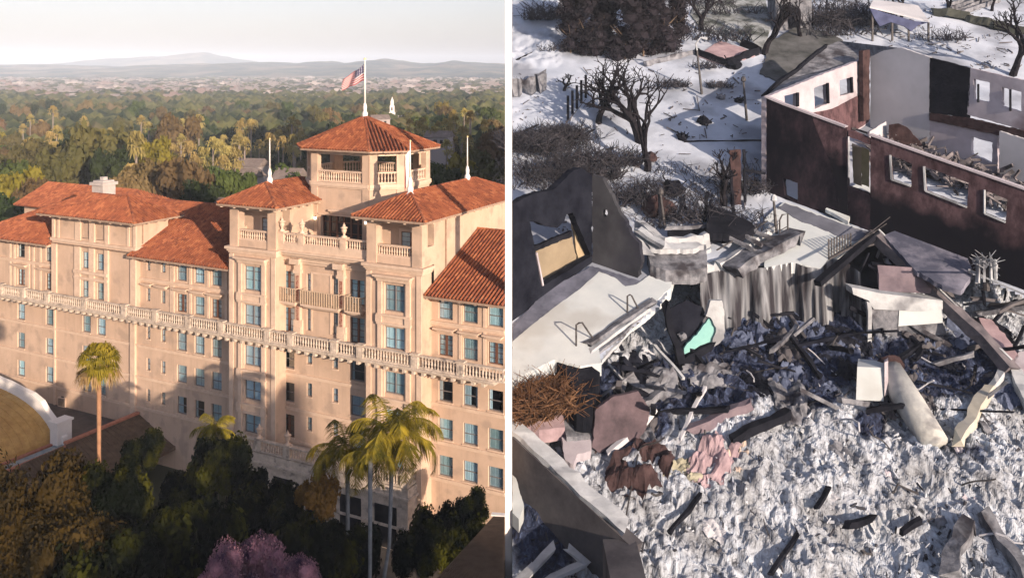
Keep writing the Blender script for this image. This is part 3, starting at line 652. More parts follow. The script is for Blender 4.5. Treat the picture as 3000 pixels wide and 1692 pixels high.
def balustrade(name, path, z0, z1, m, piers, step=.28, parent=hotel, clip=False, rail=.2, prad=.085):
    """rail, plinth and turned balusters between path points (s,d); piers: list of s positions on the first leg"""
    b = MB(); h = z1 - z0
    for (sa, da), (sb, db) in zip(path, path[1:]):
        A = Vector((sa, da, 0)); Bv = Vector((sb, db, 0)); L_ = (Bv - A).length; dr = (Bv - A) / L_
        b.beam(A + Vector((0, 0, z1 - .07)), Bv + Vector((0, 0, z1 - .07)), rail * 1.7, .14); b.beam(A + Vector((0, 0, z0 + .07)), Bv + Vector((0, 0, z0 + .07)), rail * 1.5, .14)
        n = int(L_ / step)
        for i in range(n):
            p = A + dr * (i + .5) * L_ / n
            if any(abs(p.x - q) < .42 for q in piers) and abs(dr.x) > .5: continue
            hh = h - .28
            b.lathe((p.x, p.y, z0 + .14), [(prad * .9, 0), (prad * .9, hh * .1), (prad * .5, hh * .16), (prad * 1.05, hh * .38), (prad * .8, hh * .55), (prad * .45, hh * .78), (prad * .85, hh * .88), (prad * .85, hh)], 6)
        if path.index((sa, da)) == 0:
            for q in piers:
                b.box(q - .33, q + .33, da - .22, da + .22, z0 + .004, z1 - .14); b.box(q - .40, q + .40, da - .29, da + .29, z1 - .004, z1 + .09)
                b.box(q - .17, q + .17, da - .25, da - .22, z0 + .25, z1 - .35)
    o = b.build(name, m, parent)
    return clipobj(o) if clip else o
bay(CLs[0], CLs[1], -1.4, 716, 765, 7.9, 'left_bay'); bay(CRs[0], CRs[1], -1.5, 1127, 1186, 15.5, 'right_bay')
# long balustraded ledge
PX = [4, 70, 140, 250, 366, 456, 553, 650, 785, 853, 981, 1057, 1217, 1351]
dl = -1.75
balustrade('long_balustrade', [(LEFT_END, dl), (xend(dl) - .05, dl)], 15.05, 16.15, STONE, [sx(x, dl) for x in PX], .30, clip=False, rail=.17, prad=.10)
B_ = [(LEFT_END, SEND, dl - .3, 0, 14.9, 15.05), (LEFT_END, SEND, dl - .1, 0, 14.72, 14.9)]
s = LEFT_END + .4
while s < SEND - .5: B_.append((s - .14, s + .14, dl - .05, 0, 14.42, 14.72)); s += .95
hb('ledge', STONE, B_, clip=True)
hb('ledge_shade_floor', FLAT0, [(LEFT_END, SEND - .2, -1.55, -.01, 15.05, 15.07)])  # thin dark sheet paints the shade behind the balusters
# recessed centre: cornice, terrace parapet, pilasters, glass balconies
c0, c1 = CLs[1], CRs[0]
hb('terrace_cornice', TRIM, [(c0, c1, -1.25, 4, 23.2, 23.4), (c0, c1, -1.05, 0, 22.95, 23.2), (c0, c1, -.75, 0, 22.75, 22.95), (c0, c1, -.45, 0, 22.35, 22.75), (c0, c1, -.25, 0, 22.1, 22.35), (c0, c1, -1.05, -.7, 23.4, 24.0)])
balustrade('terrace_balustrade', [(c0, -.9), (c1, -.9)], 24.0, 24.98, TRIM, [sx(885, -.9), sx(1008, -.9), c0 + .3], .26)
hb('terrace_shade_floor', FLAT0, [(c0 + .02, c1 - .02, -.68, 3.98, 23.4, 23.42)])
CARV = mat('carved_red_panel', (.22, .05, .035), (.45, .30, .22), rough=.8, scale=9, lo=.45, hi=.55)
for x in (809, 877, 1004):
    s = sx(x); hb('pilaster', TRIM, [(s - .42, s + .42, -.35, 0, 15.0, 16.3), (s - .3, s + .3, -.28, 0, 16.3, 21.2), (s - .42, s + .42, -.42, 0, 21.2, 21.5), (s - .36, s + .36, -.36, 0, 21.5, 22.1), (s - .55, s + .55, -.8, 0, 22.1, 22.6), (s - .48, s + .48, -.25, 0, 15, 16.9)])
    hb('carved_panel', CARV, [(s - .16, s + .16, -.31, -.282, 16.9, 21.0)])
s0 = sx(924); s1 = sx(958)
hb('blank_panel', TRIM, [(s0 - .5, s0 - .35, -.06, 0, 16, 21.4), (s1 + .35, s1 + .5, -.06, 0, 16, 21.4), (s0 - .35, s1 + .35, -.06, 0, 21.25, 21.4)])
BGL, N, L = node_mat('balcony_glass'); tp = N.new('ShaderNodeBsdfTransparent'); ms = N.new('ShaderNodeMixShader'); ms.inputs[0].default_value = .30; N['Principled BSDF'].inputs['Base Color'].default_value = (.46, .37, .27, 1)
L.new(tp.outputs[0], ms.inputs[1]); L.new(N['Principled BSDF'].outputs[0], ms.inputs[2]); L.new(ms.outputs[0], N['Material Output'].inputs[0])
for x0, x1 in ((808, 868), (879, 996), (1008, 1062)):
    a, c = sx(x0, -.9) + .1, sx(x1, -.9) - .1
    hb('balcony', TRIM, [(a, c, -1.0, 0, 18.5, 18.65), (a + .15, c - .15, -.8, 0, 18.35, 18.5), (a + .35, c - .35, -.55, 0, 18.2, 18.35)])
    B_ = []; s = a + .04
    n = int((c - a) / .26)
    for i in range(n + 1): s = a + (c - a) * i / n; B_.append((s - .03, s + .03, -1.0, -.95, 18.65, 19.9))
    B_ += [(a, c, -1.01, -.94, 19.9, 19.96), (a - .03, a + .03, -.94, 0, 19.84, 19.9), (c - .03, c + .03, -.94, 0, 19.84, 19.9)]
    hb('balcony_railing', mat('brass_rail', (.46, .36, .26), (.58, .46, .34), rough=.5, scale=4), B_)
    hb('balcony_screen', BGL, [(a, c, -.93, -.91, 18.7, 19.88)])
# tower (octagonal plan)
TC = (7.2, 8.5)
OCT = [(3.8, 4), (10.6, 4), (13.0, 6.3), (13.0, 10.7), (10.6, 13), (3.8, 13), (1.4, 10.7), (1.4, 6.3)]
b = MB()
for i in range(8):
    (a, c), (e, g) = OCT[i], OCT[(i + 1) % 8]
    if i == 0: continue
    b.add([(a, c, 21), (e, g, 21), (e, g, 29.1), (a, c, 29.1)], [(0, 1, 2, 3)])
wall(b, 3.8, 10.6, 21, 29.1, 4, [(4.9, 9.9, 23.45, 25.9)], .5)
b.add([(*p, 29.1) for p in OCT], [tuple(range(8))])
b.build('tower_wall', STUC, hotel, fix=False)
B_ = []; n = 6
for i in range(n + 1): s = 4.9 + 5.0 * i / n; B_.append((s - .1, s + .1, 4.36, 4.44, 23.45, 25.9))
B_ += [(4.9, 9.9, 4.38, 4.42, 24.2, 24.3), (4.9, 9.9, 4.38, 4.42, 25.2, 25.3)]
hb('terrace_door', WOOD, B_); hb('terrace_door_pane', mat('dark_glass', (.02, .025, .03), (.03, .035, .04), rough=.12, spec=.6), [(4.9, 9.9, 4.45, 4.48, 23.45, 25.9)])
hb('tower_lintel', TRIM, [(4.7, 10.1, 3.86, 4, 25.95, 26.1), (6.0, 8.8, 3.7, 3.98, 26.35, 26.55), (6.2, 8.6, 3.82, 3.98, 26.15, 26.35)])
b = MB()
for i in range(8):
    (a, c) = OCT[i]; q = Vector((a, c, 0)); cen = Vector((*TC, 0)); inn = (cen - q).normalized()
    for j in (-1, 1):
        o_ = Vector((*OCT[(i + j) % 8], 0)); dr = (o_ - q).normalized(); nn = Vector((-dr.y, dr.x, 0)); nn = nn if nn.dot(cen - q) > 0 else -nn
        A = q + dr * .0; Bq = q + dr * .75
        lo = 21.2 if i in (0, 1, 2, 7) else 29.1
        for k in ((0,)):
            vs = [A - nn * .08, Bq - nn * .08, Bq + nn * .5, A + nn * .5 + dr * .2]
            b.prism([(v.x, v.y, lo) for v in vs], (0, 0, 32.0 - lo))
    e, g = OCT[(i + 1) % 8]
b.build('tower_pier', STUC, hotel)
b = MB()
for z0, z1, off in ((31.75, 32.1, .04), (28.75, 29.1, .22), (28.6, 28.75, .12)):
    for i in range(8):
        q = Vector((*OCT[i], 0)); e = Vector((*OCT[(i + 1) % 8], 0)); dr = (e - q).normalized(); nn = Vector((dr.y, -dr.x, 0))
        vs = [q + nn * off, e + nn * off, e - nn * .4, q - nn * .4]; b.prism([(v.x, v.y, z0) for v in vs], (0, 0, z1 - z0))
b.build('tower_cornice', TRIM, hotel)
for i in range(8):
    q = Vector((*OCT[i], 0)); e = Vector((*OCT[(i + 1) % 8], 0)); dr = (e - q).normalized(); nn = Vector((-dr.y, dr.x, 0))
    A = q + dr * .75 + nn * .15; Bq = e - dr * .75 + nn * .15
    balustrade('tower_balustrade', [(A.x, A.y), (Bq.x, Bq.y)], 29.12, 30.25, TRIM, [], .27)
# roofs
def roof(name, polys, m=TILE, step=.345, seg=.42, rad=.098, clip=False, hips=(), parent=hotel):
    b = MB()
    for pl in polys:
        P = [Vector(p) for p in pl]; u = (P[1] - P[0]).normalized(); nn = (P[1] - P[0]).cross(P[2] - P[0]).normalized()
        if nn.z < 0: nn = -nn
        v = nn.cross(u); v = v if v.z > 0 else -v
        b.add(P, [tuple(range(len(P)))], (-9, -9))
        b.add([p - nn * .14 for p in P], [tuple(reversed(range(len(P))))], (.013, .017))
        for i in range(len(P)): j = (i + 1) % len(P); b.add([P[i], P[j], P[j] - nn * .14, P[i] - nn * .14], [(0, 1, 2, 3)], (.013, .017))
        q = [((p - P[0]).dot(u), (p - P[0]).dot(v)) for p in P]; u0 = min(x for x, _ in q); u1 = max(x for x, _ in q)
        n = int((u1 - u0) / step)
        for i in range(n + 1):
            uu = u0 + (i + .5) * step; hits = []
            for a in range(len(q)):
                (xa, ya), (xb, yb) = q[a], q[(a + 1) % len(q)]
                if (xa - uu) * (xb - uu) < 0: hits.append(ya + (yb - ya) * (uu - xa) / (xb - xa))
            if len(hits) < 2: continue
            v0, v1 = min(hits) - .06, max(hits); k = max(1, int((v1 - v0) / seg))
            for t in range(k):
                a0, a1 = v0 + t * seg, min(v0 + (t + 1) * seg + .02, v1) if t < k - 1 else v1
                uc = (hash((i * 7919 + t * 104729)) % 9973 / 9973, (i * 31 + t * 17) % 101 / 101)
                vs = []
                for av, rr_ in ((a0, rad * 1.12), (a1, rad * .9)):
                    for ang in (0, 50, 90, 130, 180):
                        vs.append(P[0] + u * (uu + rr_ * math.cos(R(ang))) + v * av + nn * (rr_ * 1.9 * math.sin(R(ang)) - .004))
                b.add(vs, [(0, 1, 6, 5), (1, 2, 7, 6), (2, 3, 8, 7), (3, 4, 9, 8), (4, 3, 2, 1, 0)], uc)
    for p, q in hips:
        p = Vector(p); q = Vector(q); L_ = (q - p).length; k = int(L_ / .45)
        for t in range(k):
            a0 = p.lerp(q, t / k); a1 = p.lerp(q, (t + 1) / k); b.v; o = len(b.v)
            b2 = MB(); b2.tube([a0 + Vector((0, 0, .06)), a1 + Vector((0, 0, .06))], [.15, .12], 6); b.add(b2.v, b2.f, ((t * 37 % 101) / 101, .3 + t % 7 * .05))
    o = b.build(name, m, parent, fix=False)
    return clipobj(o) if clip else o
EZ, RZ, ED = 21.0, 25.1, -1.25
SE = xend(ED); SR = xend(8)
roof('main_roof', [[(LEFT_END - .8, ED, EZ), (PVs[0] + .02, ED, EZ), (PVs[0] + .02, 8, RZ), (-33, 8, RZ)],
                   [(PVs[0] + .02, 3.62, 23.3), (PVs[1] - .02, 3.62, 23.3), (PVs[1] - .02, 8, RZ), (PVs[0] + .02, 8, RZ)],
                   [(PVs[1] - .5, ED, EZ), (CLs[0] - .02, ED, EZ), (CLs[0] - .02, 8, RZ), (PVs[1] - .5, 8, RZ)]],
     hips=[((LEFT_END - .8, ED, EZ), (-33, 8, RZ)), ((-33, 8, RZ), (CLs[0], 8, RZ))])
roof('main_roof', [[(CRs[1] - .7, ED, EZ), (SE, ED, EZ), (SR, 8, RZ), (CRs[1] + .02, 8, RZ), (CRs[1] + .02, ED + .7, EZ + .32)]], clip=True, hips=[((CRs[1], 8, RZ), (SR, 8, RZ))])
b = MB(); b.add([(LEFT_END - .8, 17.2, EZ), (-33, 8, RZ), (SR, 8, RZ), (xend(17.2), 17.2, EZ)], [(0, 1, 2, 3)]); b.add([(LEFT_END - .8, 17.2, EZ), (LEFT_END - .8, ED, EZ), (-33, 8, RZ)], [(0, 1, 2)]); b.build('rear_roof', TILE, hotel, fix=False)
PE = 24.45; fl, fr_, brr, bl, ap = (-28.9, -1.75, PE), (-13.9, -1.75, PE), (-13.9, 4.6, PE), (-28.9, 4.6, PE), (-18.6, 1.4, 26.55)
roof('pavilion_roof', [[fl, fr_, ap], [fr_, brr, ap], [bl, fl, ap], [brr, bl, ap]], hips=[(fl, ap), (fr_, ap), (brr, ap)])
def pavroof(name, s0, s1, d0, d1, ez, rs, rd, rz):
    a, b_, c, d = (s0, d0, ez), (s1, d0, ez), (s1, d1, ez), (s0, d1, ez); r0, r1 = (rs, rd, rz), (rs, d1 - (rd - d0), rz)
    roof(name, [[a, b_, r0], [b_, c, r1, r0], [c, d, r1], [d, a, r0, r1]], hips=[(a, r0), (b_, r0), (r0, r1), (c, r1)], clip=True)
pavroof('left_bay_roof', CLs[0] - .75, CLs[1] + .9, -2.3, 9.5, 27.35, (CLs[0] + CLs[1]) / 2 - .6, 1.0, 29.0)
pavroof('right_bay_roof', CRs[0] - .9, CRs[1] + .95, -2.5, 16.8, 27.35, (CRs[0] + CRs[1]) / 2 - .25, 1.4, 29.1)
apx = (6.75, 8.6, 35.15); OC2 = []
for (a, c) in OCT:
    q = Vector((a, c)); dd = (q - Vector(TC)).normalized(); OC2.append((a + dd.x * 1.05, c + dd.y * 1.05, 32.3))
roof('tower_roof', [[OC2[i], OC2[(i + 1) % 8], apx] for i in range(8)], hips=[(p, apx) for p in OC2])
# eaves: soffit gutters and rafter brackets
B_ = [(LEFT_END - .8, PVs[0], ED - .08, ED + .04, EZ - .2, EZ - .02), (PVs[1] - .5, CLs[0], ED - .08, ED + .04, EZ - .2, EZ - .02), (CRs[1] - .7, SE, ED - .08, ED + .04, EZ - .2, EZ - .02),
      (-28.9, -13.9, -1.83, -1.72, PE - .2, PE - .02), (-13.92, -13.82, -1.72, 4.6, PE - .2, PE - .02),
      (CLs[0] - .75, CLs[1] + .9, -2.38, -2.27, 27.15, 27.33), (CLs[1] + .86, CLs[1] + .98, -2.27, 6, 27.15, 27.33),
      (CRs[0] - .9, CRs[1] + .95, -2.58, -2.47, 27.15, 27.33), (CRs[1] + .92, CRs[1] + 1.03, -2.47, 16.8, 27.15, 27.33),
      (CLs[0] - .4, CLs[1] + .5, -1.9, 8, 27.2, 27.28), (CRs[0] - .5, CRs[1] + .6, -2.0, 16, 27.2, 27.28), (-28.4, -14.4, -1.2, 4.2, 24.4, 24.45),
      (LEFT_END, CLs[0], -.9, .5, 21.2, 21.24), (CRs[1], SEND, -.9, .5, 21.2, 21.24)]
hb('gutter', EAVE, B_, clip=True, split=1)
b = MB()
for i in range(8):
    q = Vector(OC2[i]); e = Vector(OC2[(i + 1) % 8]); b.beam(q - Vector((0, 0, .1)), e - Vector((0, 0, .1)), .12, .16)
    n = max(2, int((e - q).length / 1.1))
    for k in range(n):
        t = (k + .5) / n; p = q.lerp(e, t); c = Vector((*TC, 32.05)); dd = (c - p); dd.z = 0; dd.normalize(); b.beam(p + dd * .1 - Vector((0, 0, .16)), p + dd * 1.1 - Vector((0, 0, .16)), .14, .18)
b.prism([(p[0] * .97 + TC[0] * .03, p[1] * .97 + TC[1] * .03, 32.12) for p in OC2], (0, 0, .06))
b.build('tower_eave', EAVE, hotel)
B_ = []
def brk(s0, s1, d, z, step, lim):
    n = int((s1 - s0) / step)
    for i in range(n + 1): s = s0 + (s1 - s0) * i / n; B_.append((s - .09, s + .09, d + .05, lim, z - .3, z - .1))
brk(LEFT_END, PVs[0] - .3, ED, EZ, 1.5, 0); brk(PVs[1] + .3, CLs[0] - .3, ED, EZ, 1.5, 0); brk(CRs[1] + .3, SEND - .6, ED, EZ, 1.5, 0)
brk(-28.3, -14.4, -1.8, PE, 1.45, -.5); brk(CLs[0] - .3, CLs[1] + .5, -2.3, 27.3, 1.4, -1.4); brk(CRs[0] - .4, CRs[1] + .5, -2.5, 27.3, 1.5, -1.5)
for s_, d0, d1 in ((CLs[1], -1, 5), (CRs[1], -1, 16)):
    n = int((d1 - d0) / 1.2)
    for i in range(n): d = d0 + i * 1.2; B_.append((s_, s_ + .85, d - .09, d + .09, 27.0, 27.18))
for i in range(4): B_.append((-15.1, -14.0, .2 + i * 1.2 - .09, .2 + i * 1.2 + .09, 24.15, 24.33))
hb('rafter_bracket', TRIM, B_, clip=True, split=1)
hb('downpipe', EAVE, split=1, boxes=[(CRs[1] + .02, CRs[1] + .14, 2.2, 2.32, 22.6, 26.9), (CRs[1] + .02, CRs[1] + .14, 13.6, 13.72, 24.5, 26.9), (PVs[1] + .02, PVs[1] + .12, .2, .3, 22, 24.2)])
# chimney
cs = sx(304, 9.5)
hb('chimney', mat('grey_chimney', (.40, .37, .36), (.50, .47, .45), scale=1.5), [(cs - .95, cs + .95, 8.6, 10.4, 23.5, 26.0), (cs - 1.15, cs + 1.15, 8.4, 10.6, 26.0, 26.35), (cs - .85, cs + .85, 8.7, 10.3, 26.35, 26.55), (cs - .3, cs + .3, 9.2, 9.8, 26.55, 26.95)])
# rear wing at left
hb('rear_wing_wall', STUC, [(-60, -40, 18.5, 28, 0, 20.6)])
roof('rear_wing_roof', [[(-61, 17.5, 20.6), (-38.5, 17.5, 20.6), (-42, 23, 23.2), (-61, 23, 23.2)], [(-38.5, 17.5, 20.6), (-38.5, 29, 20.6), (-42, 23, 23.2)]])
# wall lamps on the tower (lit)
m, N, L = node_mat('lamp_glow'); b_ = N['Principled BSDF']; b_.inputs['Emission Color'].default_value = (1, .82, .6, 1); b_.inputs['Emission Strength'].default_value = 4; LAMP = m
for s in (4.35, 10.35):
    o = hb('wall_lamp', LAMP, [(s - .09, s + .09, 3.72, 3.9, 25.45, 25.68)]); hb('lamp_bracket', DARK, [(s - .04, s + .04, 3.8, 4.0, 25.68, 25.78)], parent=o)
# terrace at the foot of the centre
TS = (sx(690, -2.95), 19.5)
hb('terrace_base', STONE, [(TS[0], TS[1], -2.95, -.02, 0, 5.3), (TS[0], TS[1] + .2, -3.15, -.02, 4.4, 4.6), (TS[0], TS[1] + .14, -3.1, -.02, 1.9, 2.1)])
balustrade('terrace_rail', [(TS[0], -2.8), (TS[1] - .2, -2.8), (TS[1] - .2, -.1)], 5.4, 6.5, STONE, [TS[0] + .4, sx(760, -2.8), sx(843, -2.8), sx(960, -2.8), sx(1080, -2.8), TS[1] - .35], .28)
hb('terrace_arch', DARK, split=1, boxes=[(s, s + 2.2, -3.0, -2.96, .1, 3.6) for s in (1.5, 5.2, 8.9, 12.6, 16.2)])
# urns
def urn(loc, h, lb):
    b = MB(); b.lathe((0, 0, 0), [(.22 * h, 0), (.22 * h, .07 * h), (.09 * h, .14 * h), (.08 * h, .24 * h), (.15 * h, .36 * h), (.19 * h, .50 * h), (.15 * h, .60 * h), (.26 * h, .64 * h), (.24 * h, .68 * h), (.09 * h, .76 * h), (.10 * h, .84 * h), (.04 * h, .90 * h), (.02 * h, h)], 10)
    p = OX + EX * loc[0] + NX * loc[1]; o = b.build('stone_urn', TRIM, loc=(p.x, p.y, loc[2]), smooth=True); tag(o, lb, 'urn', 'stone urns on the balustrades')
urn((sx(885, -.9), -.9, 25.07), 1.3, 'stone urn on the upper terrace balustrade, left of the terrace doors'); urn((sx(1008, -.9), -.9, 25.07), 1.3, 'stone urn on the upper terrace balustrade, in front of the dark terrace doors')
urn((c0 + .3, -.9, 25.07), 1.3, 'stone urn against the pier of the left loggia')
urn((sx(760, -2.8), -2.8, 6.59), 1.3, 'stone urn on the lower terrace, left one'); urn((sx(843, -2.8), -2.8, 6.59), 1.3, 'stone urn on the lower terrace before the open door'); urn((TS[1] - .35, -2.8, 6.59), 1.2, 'stone urn at the corner of the lower terrace behind the palm')
# flagpoles
def flagpole(s, d, z, h, lb, r=.07, zb=None):
    p = OX + EX * s + NX * d; e = empty('flagpole', (p.x, p.y, z), lb, 'flagpole')
    b = MB(); b.lathe((0, 0, -.35), [(.42, 0), (.42, .25), (.26, .4), (.30, .7), (.16, .95), (.20, 1.3), (r * 1.3, 1.7)], 10); b.build('base', WHITE, e, smooth=True)
    b = MB(); b.tube([(0, 0, 1.2), (0, 0, h - .15)], [r, r * .6], 8); b.build('pole', WHITE, e, smooth=True)
    b = MB(); b.lathe((0, 0, h - .18), [(.02, 0), (r * 1.5, .06), (r * 1.5, .14), (.02, .22)], 8); b.build('finial', mat('brass', (.6, .45, .2), (.7, .55, .3), rough=.4, metal=.6), e)
    return e
e0 = flagpole(6.75, 8.6, 35.15, 5.85, 'tall white flagpole on the tower roof flying a striped flag', .10)
e1 = flagpole((CLs[0] + CLs[1]) / 2 - .6, 1.6, 29.0, 4.3, 'white pole on the small roof left of the tower'); 
e2 = flagpole((CRs[0] + CRs[1]) / 2 - .25, 1.4, 29.1, 4.6, 'white pole with a limp flag on the front of the right hand roof'); e3 = flagpole((CRs[0] + CRs[1]) / 2 - .25, 11.5, 29.1, 4.3, 'bare white pole on the far end of the right hand roof')
# the waving flag: stripes and starred canton
m, N, L = node_mat('flag_cloth'); b_ = N['Principled BSDF']; b_.inputs['Roughness'].default_value = .8
uvn = N.new('ShaderNodeUVMap'); sp = N.new('ShaderNodeSeparateXYZ'); L.new(uvn.outputs[0], sp.inputs[0])
def mth(op, a, c=None):
    n = N.new('ShaderNodeMath'); n.operation = op
    for i, v in enumerate((a, c)):
        if v is None: continue
        if isinstance(v, (int, float)): n.inputs[i].default_value = v
        else: L.new(v, n.inputs[i])
    return n.outputs[0]
st = mth('LESS_THAN', mth('MODULO', mth('MULTIPLY', sp.outputs[1], 13), 2), 1.05)
mx1 = N.new('ShaderNodeMix'); mx1.data_type = 'RGBA'; L.new(st, mx1.inputs[0]); mx1.inputs[6].default_value = (.62, .62, .64, 1); mx1.inputs[7].default_value = (.36, .004, .012, 1)
can = mth('MULTIPLY', mth('LESS_THAN', sp.outputs[0], .42), mth('GREATER_THAN', sp.outputs[1], .46))
sa = mth('SUBTRACT', mth('FRACT', mth('MULTIPLY', sp.outputs[0], 13)), .5); sb = mth('SUBTRACT', mth('FRACT', mth('MULTIPLY', sp.outputs[1], 9)), .5)
star = mth('LESS_THAN', mth('ADD', mth('MULTIPLY', sa, sa), mth('MULTIPLY', sb, sb)), .05)
mx2 = N.new('ShaderNodeMix'); mx2.data_type = 'RGBA'; L.new(star, mx2.inputs[0]); mx2.inputs[6].default_value = (.012, .015, .09, 1); mx2.inputs[7].default_value = (.8, .8, .8, 1)
mx3 = N.new('ShaderNodeMix'); mx3.data_type = 'RGBA'; L.new(can, mx3.inputs[0]); L.new(mx1.outputs[2], mx3.inputs[6]); L.new(mx2.outputs[2], mx3.inputs[7]); L.new(mx3.outputs[2], b_.inputs['Base Color'])
# flag grid: u away from the pole (to the left and drooping), v up the hoist
me = bpy.data.meshes.new('flag'); vs = []; fs = []; nu, nv = 36, 20
dirx = Vector((-.93, .36, 0))
for j in range(nv + 1):
    for i in range(nu + 1):
        u, v = i / nu, j / nv
        z = 3.62 + v * 1.6 - u * (.95 + .62 * v) + .07 * math.sin(u * 11 + v * 2)
        q = dirx * (.12 + u * 2.45) + Vector((.3, .93, 0)) * (.20 * math.sin(u * 10 + v * 2.5) * (.25 + u))
        vs.append((q.x, q.y, z))
for j in range(nv):
    for i in range(nu): a = j * (nu + 1) + i; fs.append((a, a + 1, a + nu + 2, a + nu + 1))
me.from_pydata(vs, [], fs); ul = me.uv_layers.new(name='UVMap')
for p in me.polygons:
    for li in p.loop_indices: vi = me.loops[li].vertex_index; ul.data[li].uv = ((vi % (nu + 1)) / nu, (vi // (nu + 1)) / nv)
    p.use_smooth = True
me.materials.append(m); mkobj('flag', me, e0)
# limp flag: white with red edge
b = MB(); n = 12
for k, (c, w0, w1) in enumerate((((.78, .77, .75), 0, .8), ((.45, .07, .05), .8, 1))):
    b = MB(); vs = []; fs = []
    for j in range(9):
        t = j / 8
        for i in range(5):
            u = w0 + (w1 - w0) * i / 4; vs.append((-.06 - u * .42 * (1 - .25 * t) - .12 * t, .10 * math.sin(u * 14 + t * 3), 3.7 - t * 3.0 - u * .5))
    for j in range(8):
        for i in range(4): a = j * 5 + i; fs.append((a, a + 1, a + 6, a + 5))
    b.add(vs, fs); b.build('flag' if k == 0 else 'flag_edge', mat('flagc%d' % k, c, c, rough=.85), e2, smooth=True, fix=False)

# ================================================================ courtyard, annexes and planting before the hotel
GOLD = mat('gold_tile_roof', (.42, .24, .07), (.58, .36, .12), scale=1.2, rough=.75, bump=.3, bscale=8)
BROOF = mat('brown_shingle', (.085, .055, .035), (.14, .095, .06), scale=1.5, bump=.4, bscale=10)
COPING = mat('red_coping', (.34, .13, .08), (.45, .20, .13), scale=3)
FLAT = mat('tar_roof', (.06, .05, .045), (.11, .09, .08), scale=.8, bump=.2)
TURQ = mat('weathered_walkway', (.16, .22, .25), (.32, .36, .36), scale=1.6, bump=.3, c3=(.40, .36, .32), s3=1.1, t3=.56)
# barrel roofed hall, its gable faces the camera side; axes like the hotel
def hl(x, y, z): p = atz(x, y, z) - OX; return p.dot(EX), p.dot(NX)
f_s, f_d = hl(170, 1278, 4.2)
hall = empty('barrel_roof_hall', OX, 'hall with golden barrel roof and white curved parapet at the left edge', 'hall', rz=math.atan2(EX.y, EX.x))
b = MB(); RB = 10.5; n = 20; AR = []
for i in range(n + 1):
    a = math.pi * i / n; AR.append((f_s - .6 - RB + RB * math.cos(a), 3.2 + 4.4 * math.sin(a)))
for i in range(n):
    (a, z0), (c, z1) = AR[i], AR[i + 1]; b.add([(a, f_d - 26, z0), (a, f_d, z0), (c, f_d, z1), (c, f_d - 26, z1)], [(0, 1, 2, 3)])
    nrib = 34
    for k in range(nrib): d = f_d - 26 + 26 * k / nrib; b.beam((a, d, z0 + .02), (c, d, z1 + .02), .09, .09)
b.build('barrel_roof', GOLD, hall, fix=False)
b = MB(); lo = [(AR[0][0] + 1.0, 1.0)]; prof = []
for i in range(n + 1):
    a = math.pi * i / n; k = 1 + .05 * (1 if i % 5 in (0, 1) else 0); prof.append((f_s - .6 - RB + (RB + .9) * math.cos(a) * k, 3.4 + 5.1 * math.sin(a) * (1.04 if i % 5 in (0, 1) else 1)))
lp = [(x, f_d, z) for x, z in prof]; lp = [(prof[0][0], f_d, 1.5)] + lp + [(prof[-1][0], f_d, 1.5)]
b.prism(lp, (0, .55, 0)); b.build('parapet', WHITE, hall)
hb('parapet_block', WHITE, [(f_s - .5, f_s + .55, f_d - .5, f_d + 1.1, 2.5, 5.6), (f_s - .65, f_s + .7, f_d - .62, f_d + 1.22, 5.6, 5.8)], parent=hall)
hb('wall', STUC, [(f_s - 21, f_s - .7, f_d - 25.8, f_d - .1, 0, 3.2)], parent=hall); hb('eave_coping', COPING, [(f_s - .55, f_s - .1, f_d - 26, f_d, 3.3, 3.62)], parent=hall)
annex = empty('low_annex', OX, 'low annex with dark flat roof and pale walkway beside the hotel wall', 'annex', rz=math.atan2(EX.y, EX.x))
hb('flat_roof', FLAT, [(f_s + .6, sx(398), f_d - 1.0, -.03, 0, 3.4), (f_s - 22, f_s + .6, f_d + .6, -.03, 0, 3.4)], parent=annex)
w0 = f_s + .1
hb('walkway', TURQ, [(w0, w0 + 1.5, f_d - 20, -1.0, 3.4, 3.55)], parent=annex); hb('coping', COPING, [(w0 + 1.5, w0 + 1.85, f_d - 20, -1.6, 3.4, 3.85)], parent=annex)
b = MB(); ra, rb2 = w0 + 1.9, w0 + 12.5
g0, g1 = -22, -1.2
g_s, g_d = hl(405, 1212, 4.4)
b.add([(ra, f_d - 20, 3.3), (ra + 1.0, g_d, 4.4), (g_s, g_d, 4.4), (g_s, f_d - 20, .9)], [(0, 1, 2, 3)]); b.build('shingle_roof', BROOF, annex, fix=False)
# brown roofs, built where they stand: polygons at own heights
def roofpoly(name, pts, m, lb, stripes=0):
    b = MB(); P = [atz(x, y, z) for x, y, z in pts]; b.prism(P, (0, 0, -.3)); e = empty(name, P[0], lb, 'roof'); o = b.build('shingles', m, e); 
    o.matrix_parent_inverse = Matrix.Translation(-P[0]); 
    if stripes:
        b = MB()
        for i in range(1, stripes):
            t = i / stripes; b.beam(P[0].lerp(P[1], t) + Vector((0, 0, .03)), P[3].lerp(P[2], t) + Vector((0, 0, .03)), .05, .05)
        o = b.build('battens', m, e); o.matrix_parent_inverse = Matrix.Translation(-P[0])
    return e
roofpoly('garden_roof', [(405, 1212, 4.6), (190, 1300, 4.6), (290, 1420, 2.2), (560, 1285, 2.2)], BROOF, 'brown shingled gable roof with red coping in front of the hotel wall', 16)
roofpoly('garden_roof', [(186, 1305, 4.3), (60, 1360, 4.3), (160, 1480, 2.4), (300, 1350, 2.4)], BROOF, 'brown shingled roof lower left of the palm trunk', 14)
roofpoly('garden_roof', [(1446, 1512, 7.5), (1478, 1512, 7.5), (1478, 1760, 10.5), (1215, 1760, 10.5)], BROOF, 'brown shingled roof at the lower right corner beside the white pillar', 26)
